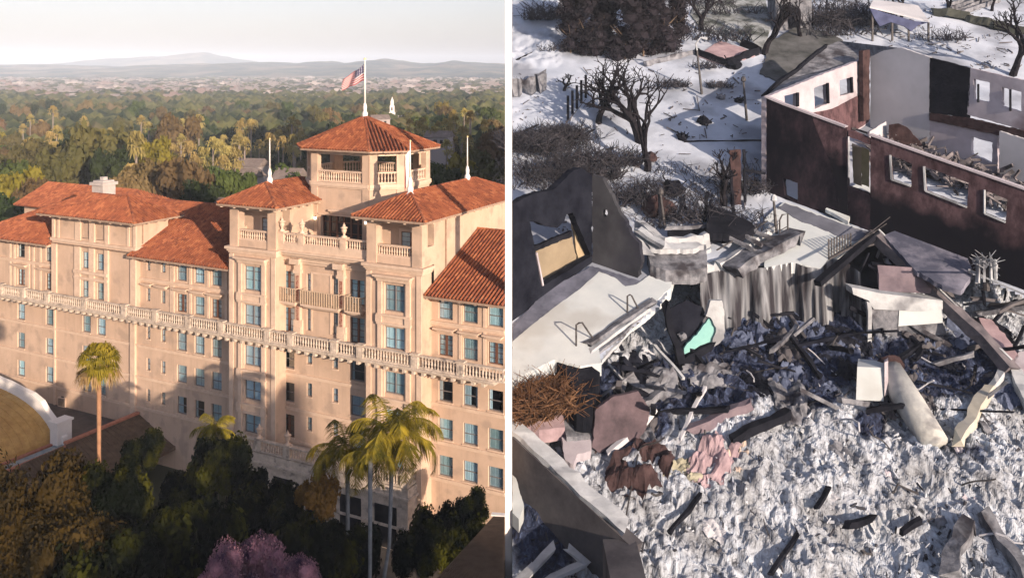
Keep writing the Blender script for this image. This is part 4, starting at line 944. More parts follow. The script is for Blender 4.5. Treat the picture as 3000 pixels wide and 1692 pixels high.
b = MB(); P = [atz(1440, 1505, 7.6), atz(1479, 1508, 7.6)]; b.beam(P[0], P[1], .4, .12); tag(b.build('roof_flashing', WHITE), 'white metal flashing at the top of the lower right brown roof', 'flashing')
b = MB(); P = [atz(405, 1208, 4.75), atz(190, 1297, 4.75)]; b.beam(P[0], P[1], .45, .2); P2 = [atz(188, 1302, 4.5), atz(300, 1345, 2.6)]; b.beam(P2[0], P2[1], .5, .2); tag(b.build('roof_coping', COPING), 'red tile coping along the brown roofs behind the palm trunk', 'coping')
# air conditioner on the flat roof
p = atz(190, 1187, 3.4); e = empty('air_conditioner', (p.x, p.y, 3.4), 'small beige air conditioning unit on the dark flat roof', 'air conditioner', rz=-.4)
b = MB(); b.box(-.55, .55, -.45, .45, 0, 1.0); b.build('casing', TRIM, e); b = MB()
for i in range(8): b.box(-.48, .48, -.47, -.452, .12 + i * .1, .17 + i * .1)
b.build('grille', DARK, e); b = MB(); b.lathe((0, 0, 1.0), [(.38, 0), (.38, .06), (.1, .1)], 12); b.build('fan', DARK, e)
# court paving under the trees
b = MB(); b.box(-60, -1, 30, 78, .0, .004 + .02); tag(b.build('courtyard', mat('court_paving', (.05, .045, .04), (.10, .09, .08), scale=.6)), kind='structure')
# arch basin at the bottom
p = atz(583, 1690, 6.5); e = empty('fountain_basin', (p.x, p.y, 0), 'stone rimmed dark basin below the trees at the bottom', 'basin')
b = MB(); ring = [(1.9 * math.cos(i * .3), 1.5 * math.sin(i * .3), 6.4) for i in range(22)]; b.tube(ring, .16, 6); b.build('rim', STONE, e); b = MB(); b.lathe((0, 0, 0), [(.8, 0), (.7, 3), (1.2, 5.6), (1.85, 6.3)], 20); b.build('bowl', DARK, e)

# big fan palm
rr = random.Random(12)
Y = 50; p = at(290, 1058, Y); e = empty('fan_palm', (p.x, Y, 0), 'tall fan palm with golden green crown and straight slim trunk before the hotel', 'palm tree')
b = MB(); zt = p.z; b.tube([(0, 0, 0), (.05, 0, zt * .4), (0, 0, zt * .8), (0, 0, zt)], [.20, .13, .11, .14], 9); b.build('trunk', mat('warm_palm_bark', (.24, .13, .075), (.34, .19, .11), scale=3, bump=.3), e, smooth=True)  # trunk bark in a warm brown tone
b = MB(); fan_crown(b, Vector((0, 0, zt)), 66, 1.32, rr, droop=.7, blades=13, wdt=.030); 
b.build('crown', L_PALM, e, fix=False)
b = MB()
for i in range(34):
    a = rr.uniform(0, 6.28); q = Vector((math.cos(a), math.sin(a), 0)); p0 = Vector((0, 0, zt - .2)) + q * .3
    for k in range(7):
        o_ = Vector((rr.gauss(0, .12), rr.gauss(0, .12), 0)); t = q * rr.uniform(.5, 1.05); e_p = p0 + t + Vector((0, 0, -rr.uniform(.6, 1.3))) + o_; mid = p0 + t * .8 + Vector((0, 0, -.3)); wv = Vector((-q.y, q.x, 0)) * .05
        b.add([p0, mid - wv, e_p, mid + wv], [(0, 1, 2, 3)])
b.build('dead_fronds', DEADF, e, fix=False)
# feather palms
def fpalm(x, yc, Y, n, ln, seed, lb, bend=0, tw=.14):
    rr = random.Random(seed); p = at(x, yc, Y); e = empty('feather_palm', (p.x, Y, 0), lb, 'palm tree', 'feather palms before the centre of the hotel'); zt = p.z
    b = MB(); b.tube([(bend * 1.4, 0, 0), (bend, 0, zt * .3), (bend * .2, 0, zt * .6), (0, 0, zt - .2)], [tw * 1.3, tw, tw * .8, tw], 9); b.build('trunk', mat('grey_palm_bark', (.12, .14, .16), (.20, .22, .24), scale=2, bump=.2), e, smooth=True)
    b = MB()
    for i in range(n):
        a = i * 2.399 + rr.uniform(-.3, .3); el = 1.45 - 1.5 * (i / n) ** .8 + rr.uniform(-.12, .12); feather(b, Vector((0, 0, zt)), a, el, ln * rr.uniform(.85, 1.1), rr, droop=1.15 + .35 * (i / n), lf=.30, nl=74)
    b.build('crown', L_PALM, e, fix=False)
    return e
fpalm(1150, 1270, 57, 21, 4.3, 4, 'largest feather palm with bright yellow green fronds before the right bay', -1.0)
fpalm(1018, 1325, 60, 15, 3.6, 8, 'darker feather palm just left of the largest one', .1, .16)
fpalm(1085, 1330, 55, 10, 2.4, 15, 'shorter feather palm between the two taller ones', -.1, .14)
fpalm(628, 1262, 66, 14, 2.4, 21, 'small dark feather palm at the left end of the lower terrace', 0, .14)

# courtyard trees (fine leaves)
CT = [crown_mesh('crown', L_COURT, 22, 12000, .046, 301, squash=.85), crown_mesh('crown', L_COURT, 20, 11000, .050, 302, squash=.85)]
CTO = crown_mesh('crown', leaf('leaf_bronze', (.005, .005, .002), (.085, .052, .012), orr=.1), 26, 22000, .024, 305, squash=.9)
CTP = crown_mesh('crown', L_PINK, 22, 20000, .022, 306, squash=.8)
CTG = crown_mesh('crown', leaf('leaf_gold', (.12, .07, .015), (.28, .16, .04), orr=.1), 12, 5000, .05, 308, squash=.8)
TB = trunk_mesh('trunk', BARK, .55, .03, 33, 7)
def ctree(x, yt, Y, wd, me, lb, nm='courtyard_tree', grp=None, rz=0):
    p = at(x, yt, Y); return tree(nm, (p.x, Y, 0), (wd / 1.8, wd / 1.8, p.z), me, TB, lb, grp or 'trees of the shaded courtyard', rz)
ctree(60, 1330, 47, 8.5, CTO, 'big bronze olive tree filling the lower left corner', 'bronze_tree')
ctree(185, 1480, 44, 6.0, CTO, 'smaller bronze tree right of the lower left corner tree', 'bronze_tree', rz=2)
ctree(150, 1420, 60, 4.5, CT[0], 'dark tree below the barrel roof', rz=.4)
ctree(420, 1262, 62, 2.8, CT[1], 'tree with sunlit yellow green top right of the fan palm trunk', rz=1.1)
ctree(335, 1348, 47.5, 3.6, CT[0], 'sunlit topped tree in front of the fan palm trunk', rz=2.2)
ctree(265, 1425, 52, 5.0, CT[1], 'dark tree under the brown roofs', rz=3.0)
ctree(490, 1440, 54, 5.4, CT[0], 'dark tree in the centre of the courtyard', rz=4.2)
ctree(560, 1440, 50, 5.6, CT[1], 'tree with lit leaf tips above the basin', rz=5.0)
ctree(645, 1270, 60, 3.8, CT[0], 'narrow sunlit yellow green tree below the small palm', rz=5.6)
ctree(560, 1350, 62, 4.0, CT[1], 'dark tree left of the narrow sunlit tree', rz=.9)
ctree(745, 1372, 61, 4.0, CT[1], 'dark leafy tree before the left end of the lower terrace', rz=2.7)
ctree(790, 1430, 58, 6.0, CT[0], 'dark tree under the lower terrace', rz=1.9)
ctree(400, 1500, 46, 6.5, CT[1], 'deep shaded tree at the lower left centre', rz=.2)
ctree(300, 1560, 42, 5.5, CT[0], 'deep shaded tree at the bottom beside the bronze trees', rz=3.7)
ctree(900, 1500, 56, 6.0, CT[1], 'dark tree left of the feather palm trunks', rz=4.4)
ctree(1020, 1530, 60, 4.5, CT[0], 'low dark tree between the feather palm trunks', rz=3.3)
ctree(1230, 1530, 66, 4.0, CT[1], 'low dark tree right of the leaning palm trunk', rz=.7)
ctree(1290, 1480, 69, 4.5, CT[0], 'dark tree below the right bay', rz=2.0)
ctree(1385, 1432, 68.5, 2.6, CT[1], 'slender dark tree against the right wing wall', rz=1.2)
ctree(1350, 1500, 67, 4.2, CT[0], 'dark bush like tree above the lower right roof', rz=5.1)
ctree(935, 1380, 59, 3.2, CTG, 'small tree with golden leaves before the lower terrace', 'golden_tree')
ctree(735, 1545, 44, 4.4, CTP, 'pink and mauve flowering tree at the bottom', 'flowering_tree')
ctree(850, 1625, 42, 3.2, CTP, 'mauve flowering tree beside the larger pink one', 'flowering_tree', rz=2.2)
ctree(660, 1620, 41, 3.0, CTP, 'lowest mauve flowering tree near the basin', 'flowering_tree', rz=4.0)

# ================================================================ white gap between the two views, built as a dividing pillar
b = MB(); yy = 74.35; b.box(-.0075 * yy, -.002, yy, yy + .5, -4, 48)
tag(b.build('gap_pillar', GAPW), 'white gap between the hotel and burnt hillside views, built as a tall slim square pillar', 'pillar')
# ================================================================ RIGHT: burnt hillside lots (verticals are plumb, the ground climbs away)
KS = 2.7; TS_ = .45; Z0 = CAMZ - 24.21 * KS
def G(x, y, h=0): Y = (24.21 * KS - h) / (TS_ + (y - HZ) / F); return Vector(((x - 1500) / F * Y, Y, Z0 + h + TS_ * Y))
def HT(x, yb, yt, h=0): return (yb - yt) / F * G(x, yb, h).y
PIT = -5.6
ASH = mat('pale_ash', (.36, .43, .54), (.52, .60, .72), rough=.95, scale=.16, detail=10, bump=.5, bscale=1.6, c3=(.25, .29, .36), s3=.09, t3=.57)
CONC = mat('pale_concrete', (.34, .38, .42), (.50, .55, .60), rough=.9, scale=.6, detail=9, bump=.4, bscale=2.5, c3=(.20, .22, .25), s3=.3, t3=.58)
CREAM = mat('cream_patio', (.42, .49, .54), (.52, .59, .63), rough=.9, scale=.2, detail=9, bump=.2, c3=(.38, .42, .44), s3=.14, t3=.60)
CHAR = mat('charred', (.005, .006, .010), (.016, .018, .026), rough=.95, scale=.5, detail=8, bump=.4, bscale=3)
CHARB = mat('charred_blue', (.004, .005, .010), (.016, .019, .030), rough=.9, scale=.4, detail=8, bump=.4, bscale=2)
SOOTW = mat('sooty_wall', (.010, .008, .011), (.026, .021, .025), rough=.95, scale=.16, detail=7, c3=(.05, .032, .036), s3=.055, t3=.56)
def soot_wall(name, ca, cb, lo, hi, foot=0):
    m, N, L = node_mat(name); p_ = N['Principled BSDF']; p_.inputs['Roughness'].default_value = .95; p_.inputs['Specular IOR Level'].default_value = .04; tc = N.new('ShaderNodeTexCoord'); cols = []
    for sc_, z_, a, b_ in ((.30, .5, lo, hi), (1.0, .55, .30, .7)):
        mp = N.new('ShaderNodeMapping'); mp.inputs['Scale'].default_value = (1, 1, z_); L.new(tc.outputs['Object'], mp.inputs[0]); n = N.new('ShaderNodeTexNoise'); n.inputs['Scale'].default_value = sc_; n.inputs['Detail'].default_value = 9; n.inputs['Roughness'].default_value = .7; L.new(mp.outputs[0], n.inputs[0])
        q = N.new('ShaderNodeMapRange'); q.inputs[1].default_value = a; q.inputs[2].default_value = b_; L.new(n.outputs['Fac'], q.inputs[0]); cols.append(q.outputs[0])
    mu = N.new('ShaderNodeMath'); mu.operation = 'MULTIPLY'; L.new(cols[0], mu.inputs[0]); L.new(cols[1], mu.inputs[1]); mu2 = N.new('ShaderNodeMath'); mu2.operation = 'MULTIPLY'; mu2.inputs[1].default_value = 1.5; L.new(mu.outputs[0], mu2.inputs[0]); mu2.use_clamp = True
    mx = N.new('ShaderNodeMix'); mx.data_type = 'RGBA'; L.new(mu2.outputs[0], mx.inputs[0]); mx.inputs[6].default_value = (*ca, 1); mx.inputs[7].default_value = (*cb, 1)
    if foot:        # char climbing the foot of the wall in ragged tongues
        sp = N.new('ShaderNodeSeparateXYZ'); L.new(tc.outputs['Object'], sp.inputs[0]); hh = N.new('ShaderNodeMath'); hh.operation = 'MULTIPLY_ADD'; L.new(sp.outputs[1], hh.inputs[0]); hh.inputs[1].default_value = -TS_; L.new(sp.outputs[2], hh.inputs[2])
        nn = N.new('ShaderNodeTexNoise'); nn.inputs['Scale'].default_value = .22; nn.inputs['Detail'].default_value = 7; L.new(tc.outputs['Object'], nn.inputs[0]); h2 = N.new('ShaderNodeMath'); h2.operation = 'MULTIPLY_ADD'; L.new(nn.outputs['Fac'], h2.inputs[0]); h2.inputs[1].default_value = 7; L.new(hh.outputs[0], h2.inputs[2])
        q = N.new('ShaderNodeMapRange'); q.inputs[1].default_value = Z0 + foot + 3.0; q.inputs[2].default_value = Z0 + foot + 4.6; L.new(h2.outputs[0], q.inputs[0]); m2 = N.new('ShaderNodeMix'); m2.data_type = 'RGBA'; L.new(q.outputs[0], m2.inputs[0]); m2.inputs[6].default_value = (.007, .007, .011, 1); L.new(mx.outputs[2], m2.inputs[7]); L.new(m2.outputs[2], p_.inputs['Base Color']); return m
    L.new(mx.outputs[2], p_.inputs['Base Color']); return m
MAUVE = soot_wall('mauve_plaster', (.02, .014, .018), (.13, .08, .092), .25, .50)
MAUVEF = soot_wall('mauve_plaster_charred_foot', (.025, .016, .020), (.100, .068, .080), .28, .55, 4.8)
SOOTW = soot_wall('sooty_wall', (.005, .005, .009), (.045, .032, .042), .42, .72)
MAUVE_OLD = mat('mauve_plaster', (.07, .04, .045), (.14, .085, .09), rough=.95, scale=.14, detail=7, c3=(.04, .03, .035), s3=.07, t3=.52)
LGREY = mat('lilac_grey_plaster', (.40, .43, .48), (.52, .55, .61), rough=.95, scale=.12, detail=6)
PALEP = mat('pale_pink_plaster', (.33, .32, .37), (.46, .45, .51), rough=.95, scale=.3, detail=8, bump=.3, c3=(.17, .14, .16), s3=.13, t3=.63)
STRK = mat('streaked_concrete', (.09, .09, .10), (.30, .30, .31), rough=.95, scale=.5, detail=8, bump=.3, lo=.4, hi=.62)
MGREY = mat('mid_grey', (.08, .09, .11), (.25, .27, .31), rough=.9, scale=.9, detail=9, bump=.5, c3=(.05, .05, .06), s3=.4, t3=.58)
DGREY = mat('dark_grey_concrete', (.055, .055, .065), (.12, .12, .13), rough=.95, scale=.3, detail=8, bump=.3)
TAN = mat('tan_panel', (.20, .17, .12), (.27, .23, .165), rough=.8, scale=.3)
PINK = mat('pink_debris', (.27, .21, .24), (.42, .33, .37), rough=.95, scale=.5, bump=.4)
RUST = mat('rusty_brown', (.030, .020, .022), (.075, .050, .052), rough=.95, scale=.8, bump=.4)
TEAL = mat('teal_board', (.16, .40, .40), (.24, .50, .49), rough=.5, scale=.4)
STEEL = mat('dark_steel', (.03, .03, .035), (.08, .08, .085), rough=.6, scale=2)
BLUET = mat('navy_tarpaulin', (.03, .04, .10), (.07, .09, .19), rough=.7, scale=.5)
DBRUSH = mat('dry_brush', (.09, .05, .03), (.22, .13, .075), rough=.95, scale=1)
rr = random.Random(77)
# upper terrain / lower pit border, in photo pixels, left to right
BORD = [(1490, 1118), (1560, 1095), (1626, 1054), (1700, 1075), (1752, 1064), (1800, 1010), (1944, 893), (1962, 842), (1985, 800), (2110, 790), (2240, 786), (2323, 772), (2405, 790), (2430, 757), (2496, 715), (2566, 680), (2700, 745), (2850, 810), (3040, 895)]
def border(x):
    for (a, ya), (c, yc) in zip(BORD, BORD[1:]):
        if a <= x <= c: return ya + (yc - ya) * (x - a) / (c - a)
    return BORD[0][1] if x < 1490 else BORD[-1][1]
def px(X, Y, Z): return 1500 + F * X / Y, HZ + (CAMZ - Z) / Y * F
def rubble(X, Y, k):
    a = noise.fractal(Vector((X * .16, Y * .16, 4)), .8, 2.1, 7); r_ = abs(noise.noise(Vector((X * .55 + Y * .25, Y * .35 - X * .2, 9)))); s_ = noise.noise(Vector((X * 1.6, Y * 1.0, 2)))
    t = noise.noise(Vector((X * 3.1, Y * 2.2, 7)))
    return (a * 1.1 + (.5 - r_) * .9 + s_ * .34 + t * .20 + abs(noise.noise(Vector((X * 1.1, Y * .8, 12)))) * .5) * k
# lower sheet
b = MB(); nx_, ny = 330, 300
for j in range(ny + 1):
    Y = 64 + (118 - 64) * (j / ny) ** 1.1
    for i in range(nx_ + 1):
        X = .02 + (.575 * Y + 3) * i / nx_
        q = px(X, Y, Z0 + PIT + TS_ * Y)
        k = .85 if (q[1] > 1180 and q[0] > 1790) else .8
        if q[0] < 1790 and q[1] > 1250 and q[1] > 1250 + (q[0] - 1510) * 1.0: k = .5
        b.v.append((X, Y, Z0 + PIT + TS_ * Y + rubble(X, Y, k)))
for j in range(ny):
    for i in range(nx_): a = j * (nx_ + 1) + i; b.f.append([a, a + 1, a + nx_ + 2, a + nx_ + 1]); b.uv.append((0, 0))
# ash: colour follows a stored mask of char and painted blue pit shade, and the fine noise
m, N, L = node_mat('ash_rubble'); bs_ = N['Principled BSDF']; bs_.inputs['Roughness'].default_value = .95; bs_.inputs['Specular IOR Level'].default_value = .1
tc = N.new('ShaderNodeTexCoord'); mp = N.new('ShaderNodeMapping'); mp.inputs['Rotation'].default_value = (0, 0, .5); mp.inputs['Scale'].default_value = (1.0, .6, 1); L.new(tc.outputs['Object'], mp.inputs['Vector'])
n1 = N.new('ShaderNodeTexNoise'); n1.inputs['Scale'].default_value = 1.5; n1.inputs['Detail'].default_value = 9; n1.inputs['Roughness'].default_value = .72; n1.inputs['Distortion'].default_value = 1.2; L.new(mp.outputs[0], n1.inputs['Vector'])
cr = N.new('ShaderNodeValToRGB'); el = cr.color_ramp.elements; el[0].position = .34; el[0].color = (.05, .06, .075, 1); el[1].position = .60; el[1].color = (.56, .65, .76, 1)
k_ = el.new(.43); k_.color = (.30, .34, .40, 1); k_ = el.new(.50); k_.color = (.44, .50, .58, 1); L.new(n1.outputs['Fac'], cr.inputs[0])
at_ = N.new('ShaderNodeAttribute'); at_.attribute_name = 'soot_shade'; n2 = N.new('ShaderNodeTexNoise'); n2.inputs['Scale'].default_value = .5; n2.inputs['Detail'].default_value = 6; L.new(tc.outputs['Object'], n2.inputs['Vector'])
c2 = N.new('ShaderNodeValToRGB'); e2_ = c2.color_ramp.elements; e2_[0].position = .38; e2_[0].color = (.012, .013, .024, 1); e2_[1].position = .70; e2_[1].color = (.12, .17, .30, 1); k_ = e2_.new(.55); k_.color = (.032, .045, .090, 1); L.new(n1.outputs['Fac'], c2.inputs[0])  # blue-black ramp paints the pit's blue shade together with its char
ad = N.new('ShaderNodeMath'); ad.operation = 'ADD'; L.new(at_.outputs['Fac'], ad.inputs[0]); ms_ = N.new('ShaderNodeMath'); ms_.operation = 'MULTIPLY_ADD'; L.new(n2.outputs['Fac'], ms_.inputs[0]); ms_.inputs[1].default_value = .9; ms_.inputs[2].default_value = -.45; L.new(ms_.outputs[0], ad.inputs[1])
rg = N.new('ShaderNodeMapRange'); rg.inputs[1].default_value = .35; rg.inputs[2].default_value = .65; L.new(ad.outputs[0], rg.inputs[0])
n5 = N.new('ShaderNodeTexNoise'); n5.inputs['Scale'].default_value = .32; n5.inputs['Detail'].default_value = 5; L.new(mp.outputs[0], n5.inputs['Vector'])
r5 = N.new('ShaderNodeMapRange'); r5.inputs[1].default_value = .42; r5.inputs[2].default_value = .66; r5.inputs[4].default_value = .85; L.new(n5.outputs['Fac'], r5.inputs[0]); m5 = N.new('ShaderNodeMix'); m5.data_type = 'RGBA'; m5.blend_type = 'MULTIPLY'; L.new(r5.outputs[0], m5.inputs[0]); L.new(cr.outputs[0], m5.inputs[6]); m5.inputs[7].default_value = (.52, .50, .48, 1)
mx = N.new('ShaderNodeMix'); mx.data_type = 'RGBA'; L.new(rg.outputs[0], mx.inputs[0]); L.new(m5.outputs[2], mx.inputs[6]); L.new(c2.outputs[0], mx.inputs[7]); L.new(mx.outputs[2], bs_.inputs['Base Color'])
bp = N.new('ShaderNodeBump'); bp.inputs['Strength'].default_value = .7; bp.inputs['Distance'].default_value = .3; L.new(n1.outputs['Fac'], bp.inputs['Height']); L.new(bp.outputs[0], bs_.inputs['Normal']); ASHR = m
def soot_shade(q):
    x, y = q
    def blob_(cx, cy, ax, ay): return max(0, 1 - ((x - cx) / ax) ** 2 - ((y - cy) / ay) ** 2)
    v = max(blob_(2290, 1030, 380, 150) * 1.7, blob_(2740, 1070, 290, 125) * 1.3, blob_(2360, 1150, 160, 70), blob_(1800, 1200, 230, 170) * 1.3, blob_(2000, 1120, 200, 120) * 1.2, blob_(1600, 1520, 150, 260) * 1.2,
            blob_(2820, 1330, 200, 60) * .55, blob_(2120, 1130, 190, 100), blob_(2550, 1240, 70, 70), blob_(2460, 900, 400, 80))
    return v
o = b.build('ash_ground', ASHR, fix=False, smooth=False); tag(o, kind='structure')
at2 = o.data.attributes.new('soot_shade', 'FLOAT', 'POINT'); at2.data.foreach_set('value', [soot_shade(px(*v)) for v in b.v])
# upper sheet
b = MB(); keep = {}; nx_, ny = 240, 230
def hb_(X, Y):
    a = noise.noise(Vector((X * .05, Y * .05, 3))) * .5 + noise.noise(Vector((X * .4, Y * .4, 8))) * .10
    q = px(X, Y, Z0 + TS_ * Y)
    if q[1] < 200 and q[0] < 1640: a += rubble(X, Y, .7)
    if 1500 < q[0] < 1660 and 320 < q[1] < 560: a += rubble(X, Y, .35)
    if 1660 < q[0] < 2240 and 520 < q[1] < 700: a += rubble(X, Y, .35)
    return a
G2 = []
for j in range(ny + 1):
    Y = 80 + (196 - 80) * j / ny
    row = []
    for i in range(nx_ + 1):
        X = .02 + (.585 * Y + 4) * i / nx_; z = Z0 + TS_ * Y; row.append((X, Y, z)); b.v.append((X, Y, z + hb_(X, Y)))
    G2.append(row)
for j in range(ny):
    for i in range(nx_):
        X, Y, z = G2[j][i]; q = px(X, Y, z)
        if q[1] < border(q[0]) - 2: a = j * (nx_ + 1) + i; b.f.append([a, a + 1, a + nx_ + 2, a + nx_ + 1]); b.uv.append((0, 0))
tag(b.build('burnt_terrain', ASH, fix=False, smooth=True), kind='structure')
b = MB(); b.add([(0, 64, -4), (0, 196, -4), (0, 196, Z0 + TS_ * 196 - .2), (0, 82, Z0 + TS_ * 82 - .3), (0, 82, Z0 + PIT + TS_ * 82 - .2), (0, 64, Z0 + PIT + TS_ * 64 - .2)], [tuple(range(6))])
b.add([(0, 196, -4), (120, 196, -4), (120, 196, Z0 + TS_ * 196 - .2), (0, 196, Z0 + TS_ * 196 - .2)], [(0, 1, 2, 3)])
tag(b.build('hillside_cut', MGREY, fix=False), kind='structure')
# helpers on the slope
def slab(name, pts, h0, h1, m, lb=None, cat=None, parent=None, grp=None):
    b = MB(); P = [G(x, y, h1) for x, y in jag(pts, 3.0 if m not in (CREAM,) else 1.6)]; b.prism(P, (0, 0, h0 - h1)); o = b.build(name, m, parent)
    return tag(o, lb, cat, grp) if not parent else o
def jag(pts, amp=2.2, step=9, seed=0):
    out = []; n = len(pts)
    for i in range(n):
        (x0, y0), (x1, y1) = pts[i], pts[(i + 1) % n]; L_ = math.hypot(x1 - x0, y1 - y0); k = max(1, int(L_ / step)); out.append((x0, y0))
        for j in range(1, k):
            t = j / k; x = x0 + (x1 - x0) * t; y = y0 + (y1 - y0) * t; a = noise.noise(Vector((x * .07, y * .07, seed))) * amp + noise.noise(Vector((x * .3, y * .3, seed + 4))) * amp * .9
            out.append((x - (y1 - y0) / L_ * a, y + (x1 - x0) / L_ * a))
    return out
def roughbeam(b, p, q, w_, h=None, seed=0):
    p = Vector(p); q = Vector(q); h = h or w_; L_ = (q - p).length; n = max(2, min(16, int(L_ / .9))); d = (q - p).normalized(); a = d.cross(Vector((0, 0, 1))); a = a.normalized() if a.length > .01 else Vector((1, 0, 0)); c = a.cross(d); vs = []; fs = []
    for i in range(n + 1):
        t = i / n; P = p.lerp(q, t) + (a * noise.noise(p + Vector((t * 3, 1, seed))) + c * noise.noise(p + Vector((t * 3, 5, seed)))) * min(w_, h) * .45
        for k, (u, v) in enumerate(((-1, -1), (1, -1), (1, 1), (-1, 1))):
            f_ = 1 + .45 * noise.noise(P * 1.7 + Vector((k * 3, k, seed))); e_ = d * noise.noise(P * 2 + Vector((k * 5, 0, 0))) * w_ * (1.6 if i in (0, n) else 0)
            vs.append(P + a * u * w_ / 2 * f_ + c * v * h / 2 * f_ + e_)
    for i in range(n):
        for k in range(4): fs.append((i * 4 + k, i * 4 + (k + 1) % 4, i * 4 + 4 + (k + 1) % 4, i * 4 + 4 + k))
    fs += [(3, 2, 1, 0), (n * 4, n * 4 + 1, n * 4 + 2, n * 4 + 3)]; b.add(vs, fs)
class VP:       # vertical plane through two ground pixels
    def __init__(s, a, b_, h=0):
        s.A = G(*a, h); s.B = G(*b_, h); d = s.B - s.A; s.d = Vector((d.x, d.y, 0)).normalized(); s.n = Vector((-s.d.y, s.d.x, 0))
        if s.n.y < 0: s.n = -s.n
    def p(s, x, y, off=0):
        r_ = Vector(((x - 1500) / F, 1, -(y - HZ) / F)); A = s.A + s.n * off; t = (A - Vector((0, 0, CAMZ))).dot(s.n) / r_.dot(s.n); return Vector((0, 0, CAMZ)) + r_ * t
    def poly(s, b, pts, th=.8, holes=(), off=0): b.prism([s.p(x, y, off) for x, y in pts], s.n * th, [[s.p(x, y, off) for x, y in h] for h in holes])
def vwall(name, vp, pts, m, parent, th=.8, holes=(), off=0): b = MB(); vp.poly(b, jag(pts, 1.8 if parent and parent.name.startswith('burnt_house') else 3.5), th, [jag(h, 1.6, 7, 3) for h in holes], off); return b.build(name, m, parent)
def rod(name, p, q, w_, m, lb=None, cat=None, grp=None, parent=None, h=None): b = MB(); roughbeam(b, p, q, w_, h); o = b.build(name, m, parent); return tag(o, lb, cat, grp)
E0 = Vector((0, 0, 0))
def scrub(b, P, r_, h, n, rr, w_=.05, dr=0):
    for i in range(n):
        a = rr.uniform(0, 6.28); q = P + Vector((math.cos(a), math.sin(a), 0)) * r_ * rr.random() ** .5; t = Vector((rr.gauss(0, .5), rr.gauss(0, .5), 1)).normalized() * h * rr.uniform(.4, 1.1)
        m1 = q + t * .5 + Vector((rr.gauss(0, .15), rr.gauss(0, .15), 0)) * h; b.tube([q, m1, q + t + Vector((rr.gauss(0, .2), rr.gauss(0, .2), -dr * rr.random())) * h], [w_, w_ * .7, w_ * .3], 3, cap=False)

# -------- roofless burnt house
house = empty('burnt_house', E0, 'roofless two storey burnt house with charred and pink walls on the right', 'burnt house')
W1 = VP((2245, 560), (3000, 850)); WEND = 3035
hole1 = [(2608, 454), (2672, 480), (2669, 545), (2612, 526)]; hole2 = [(2707, 487), (2838, 535), (2833, 607), (2711, 559)]; hole3 = [(2884, 556), (2952, 585), (2946, 651), (2884, 625)]
door1 = [(2486, 400), (2547, 424), (2547, 550), (2486, 520)]
hole0 = [(2294, 520), (2337, 536), (2337, 592), (2298, 572)]
vwall('front_wall', W1, [(2245, 285), (2300, 308), (2376, 336), (2400, 400), (2430, 470), (2455, 560), (2462, 643), (2262, 568), (2245, 560)], SOOTW, house, .8, [hole0])
vwall('front_wall', W1, [(2376, 336), (2480, 374), (2484, 652), (2462, 643), (2455, 560), (2430, 470), (2400, 400)], soot_wall('doorway_plaster', (.012, .010, .014), (.095, .062, .074), .28, .55, 6.5), house)
vwall('front_wall', W1, [(2484, 382), (2500, 384), (2550, 408), (2547, 424), (2486, 400)], MAUVE, house)
vwall('front_wall', W1, [(2484, 545), (2550, 570), (2550, 677), (2484, 652)], SOOTW, house)
vwall('front_wall', W1, [(2550, 396), (2640, 428), (WEND, 566), (WEND, 862), (2550, 677)], MAUVEF, house, .8, [hole1, hole2, hole3])
0 and vwall('mauve_patch', W1, [(2370, 334), (2480, 374), (2484, 600), (2462, 560), (2440, 470), (2410, 400)], MAUVE, house, .05, off=-.07)
# sooty course along the foot of the wall, a proud burnt cladding with a ragged top
rag = [(2550, 560), (2600, 548), (2650, 566), (2700, 575), (2760, 600), (2820, 612), (2870, 640), (2930, 662), (2980, 668), (WEND, 690)]
b = MB()
for (x0, y0), (x1, y1) in (((2245, 285), (2300, 308)), ((2300, 308), (2480, 374)), ((2550, 396), (2640, 428)), ((2640, 428), (WEND, 566))):
    b.beam(W1.p(x0, y0, .35) + Vector((0, 0, .1)), W1.p(x1, y1, .35) + Vector((0, 0, .1)), 1.0, .22)
b.build('coping', PALEP, house)
for hl_, i in ((hole1, 0), (hole2, 1), (hole3, 2)):
    b = MB(); q = [W1.p(x, y, -.12) for x, y in hl_]; b.beam(q[0], q[3], .16, .2); b.beam(q[3], q[2], .2, .16); b.build('window_frame', CONC, house)
q = [W1.p(x, y, -.12) for x, y in door1]; b = MB(); b.beam(q[0], q[3], .14, .2); b.build('door_frame', CONC, house)
vwall('door_leaf', W1, [(2496, 428), (2524, 432), (2524, 545), (2500, 535)], TAN, house, .12, off=1.6); vwall('door_leaf', W1, [(2524, 430), (2546, 440), (2546, 548), (2524, 540)], mat('olive_door', (.20, .18, .10), (.28, .26, .16), scale=.5), house, .12, off=1.4)
W2 = VP((2245, 560), (2546, 360))
wh = [[(2298, 281), (2337, 271), (2337, 312), (2300, 318)], [(2385, 258), (2424, 243), (2426, 303), (2387, 320)], [(2459, 236), (2494, 226), (2496, 272), (2461, 281)]]
vwall('side_wall', W2, [(2245, 285), (2400, 222), (2522, 176), (2546, 168), (2546, 360), (2245, 560)], PALEP, house, .7, wh)
vwall('burnt_cladding', W2, [(2300, 350), (2385, 330), (2440, 318), (2525, 275), (2530, 180), (2546, 172), (2546, 356), (2300, 520)], MAUVE, house, .05, off=-.07)
for h_ in wh:
    b = MB(); q = [W2.p(x, y, -.1) for x, y in h_]
    b.beam(q[1], q[2], .3, .35); b.build('window_jamb', CHAR, house)
vwall('corner_post', W2, [(2528, 150), (2548, 146), (2548, 350), (2530, 356)], RUST, house, .6, off=-.9)
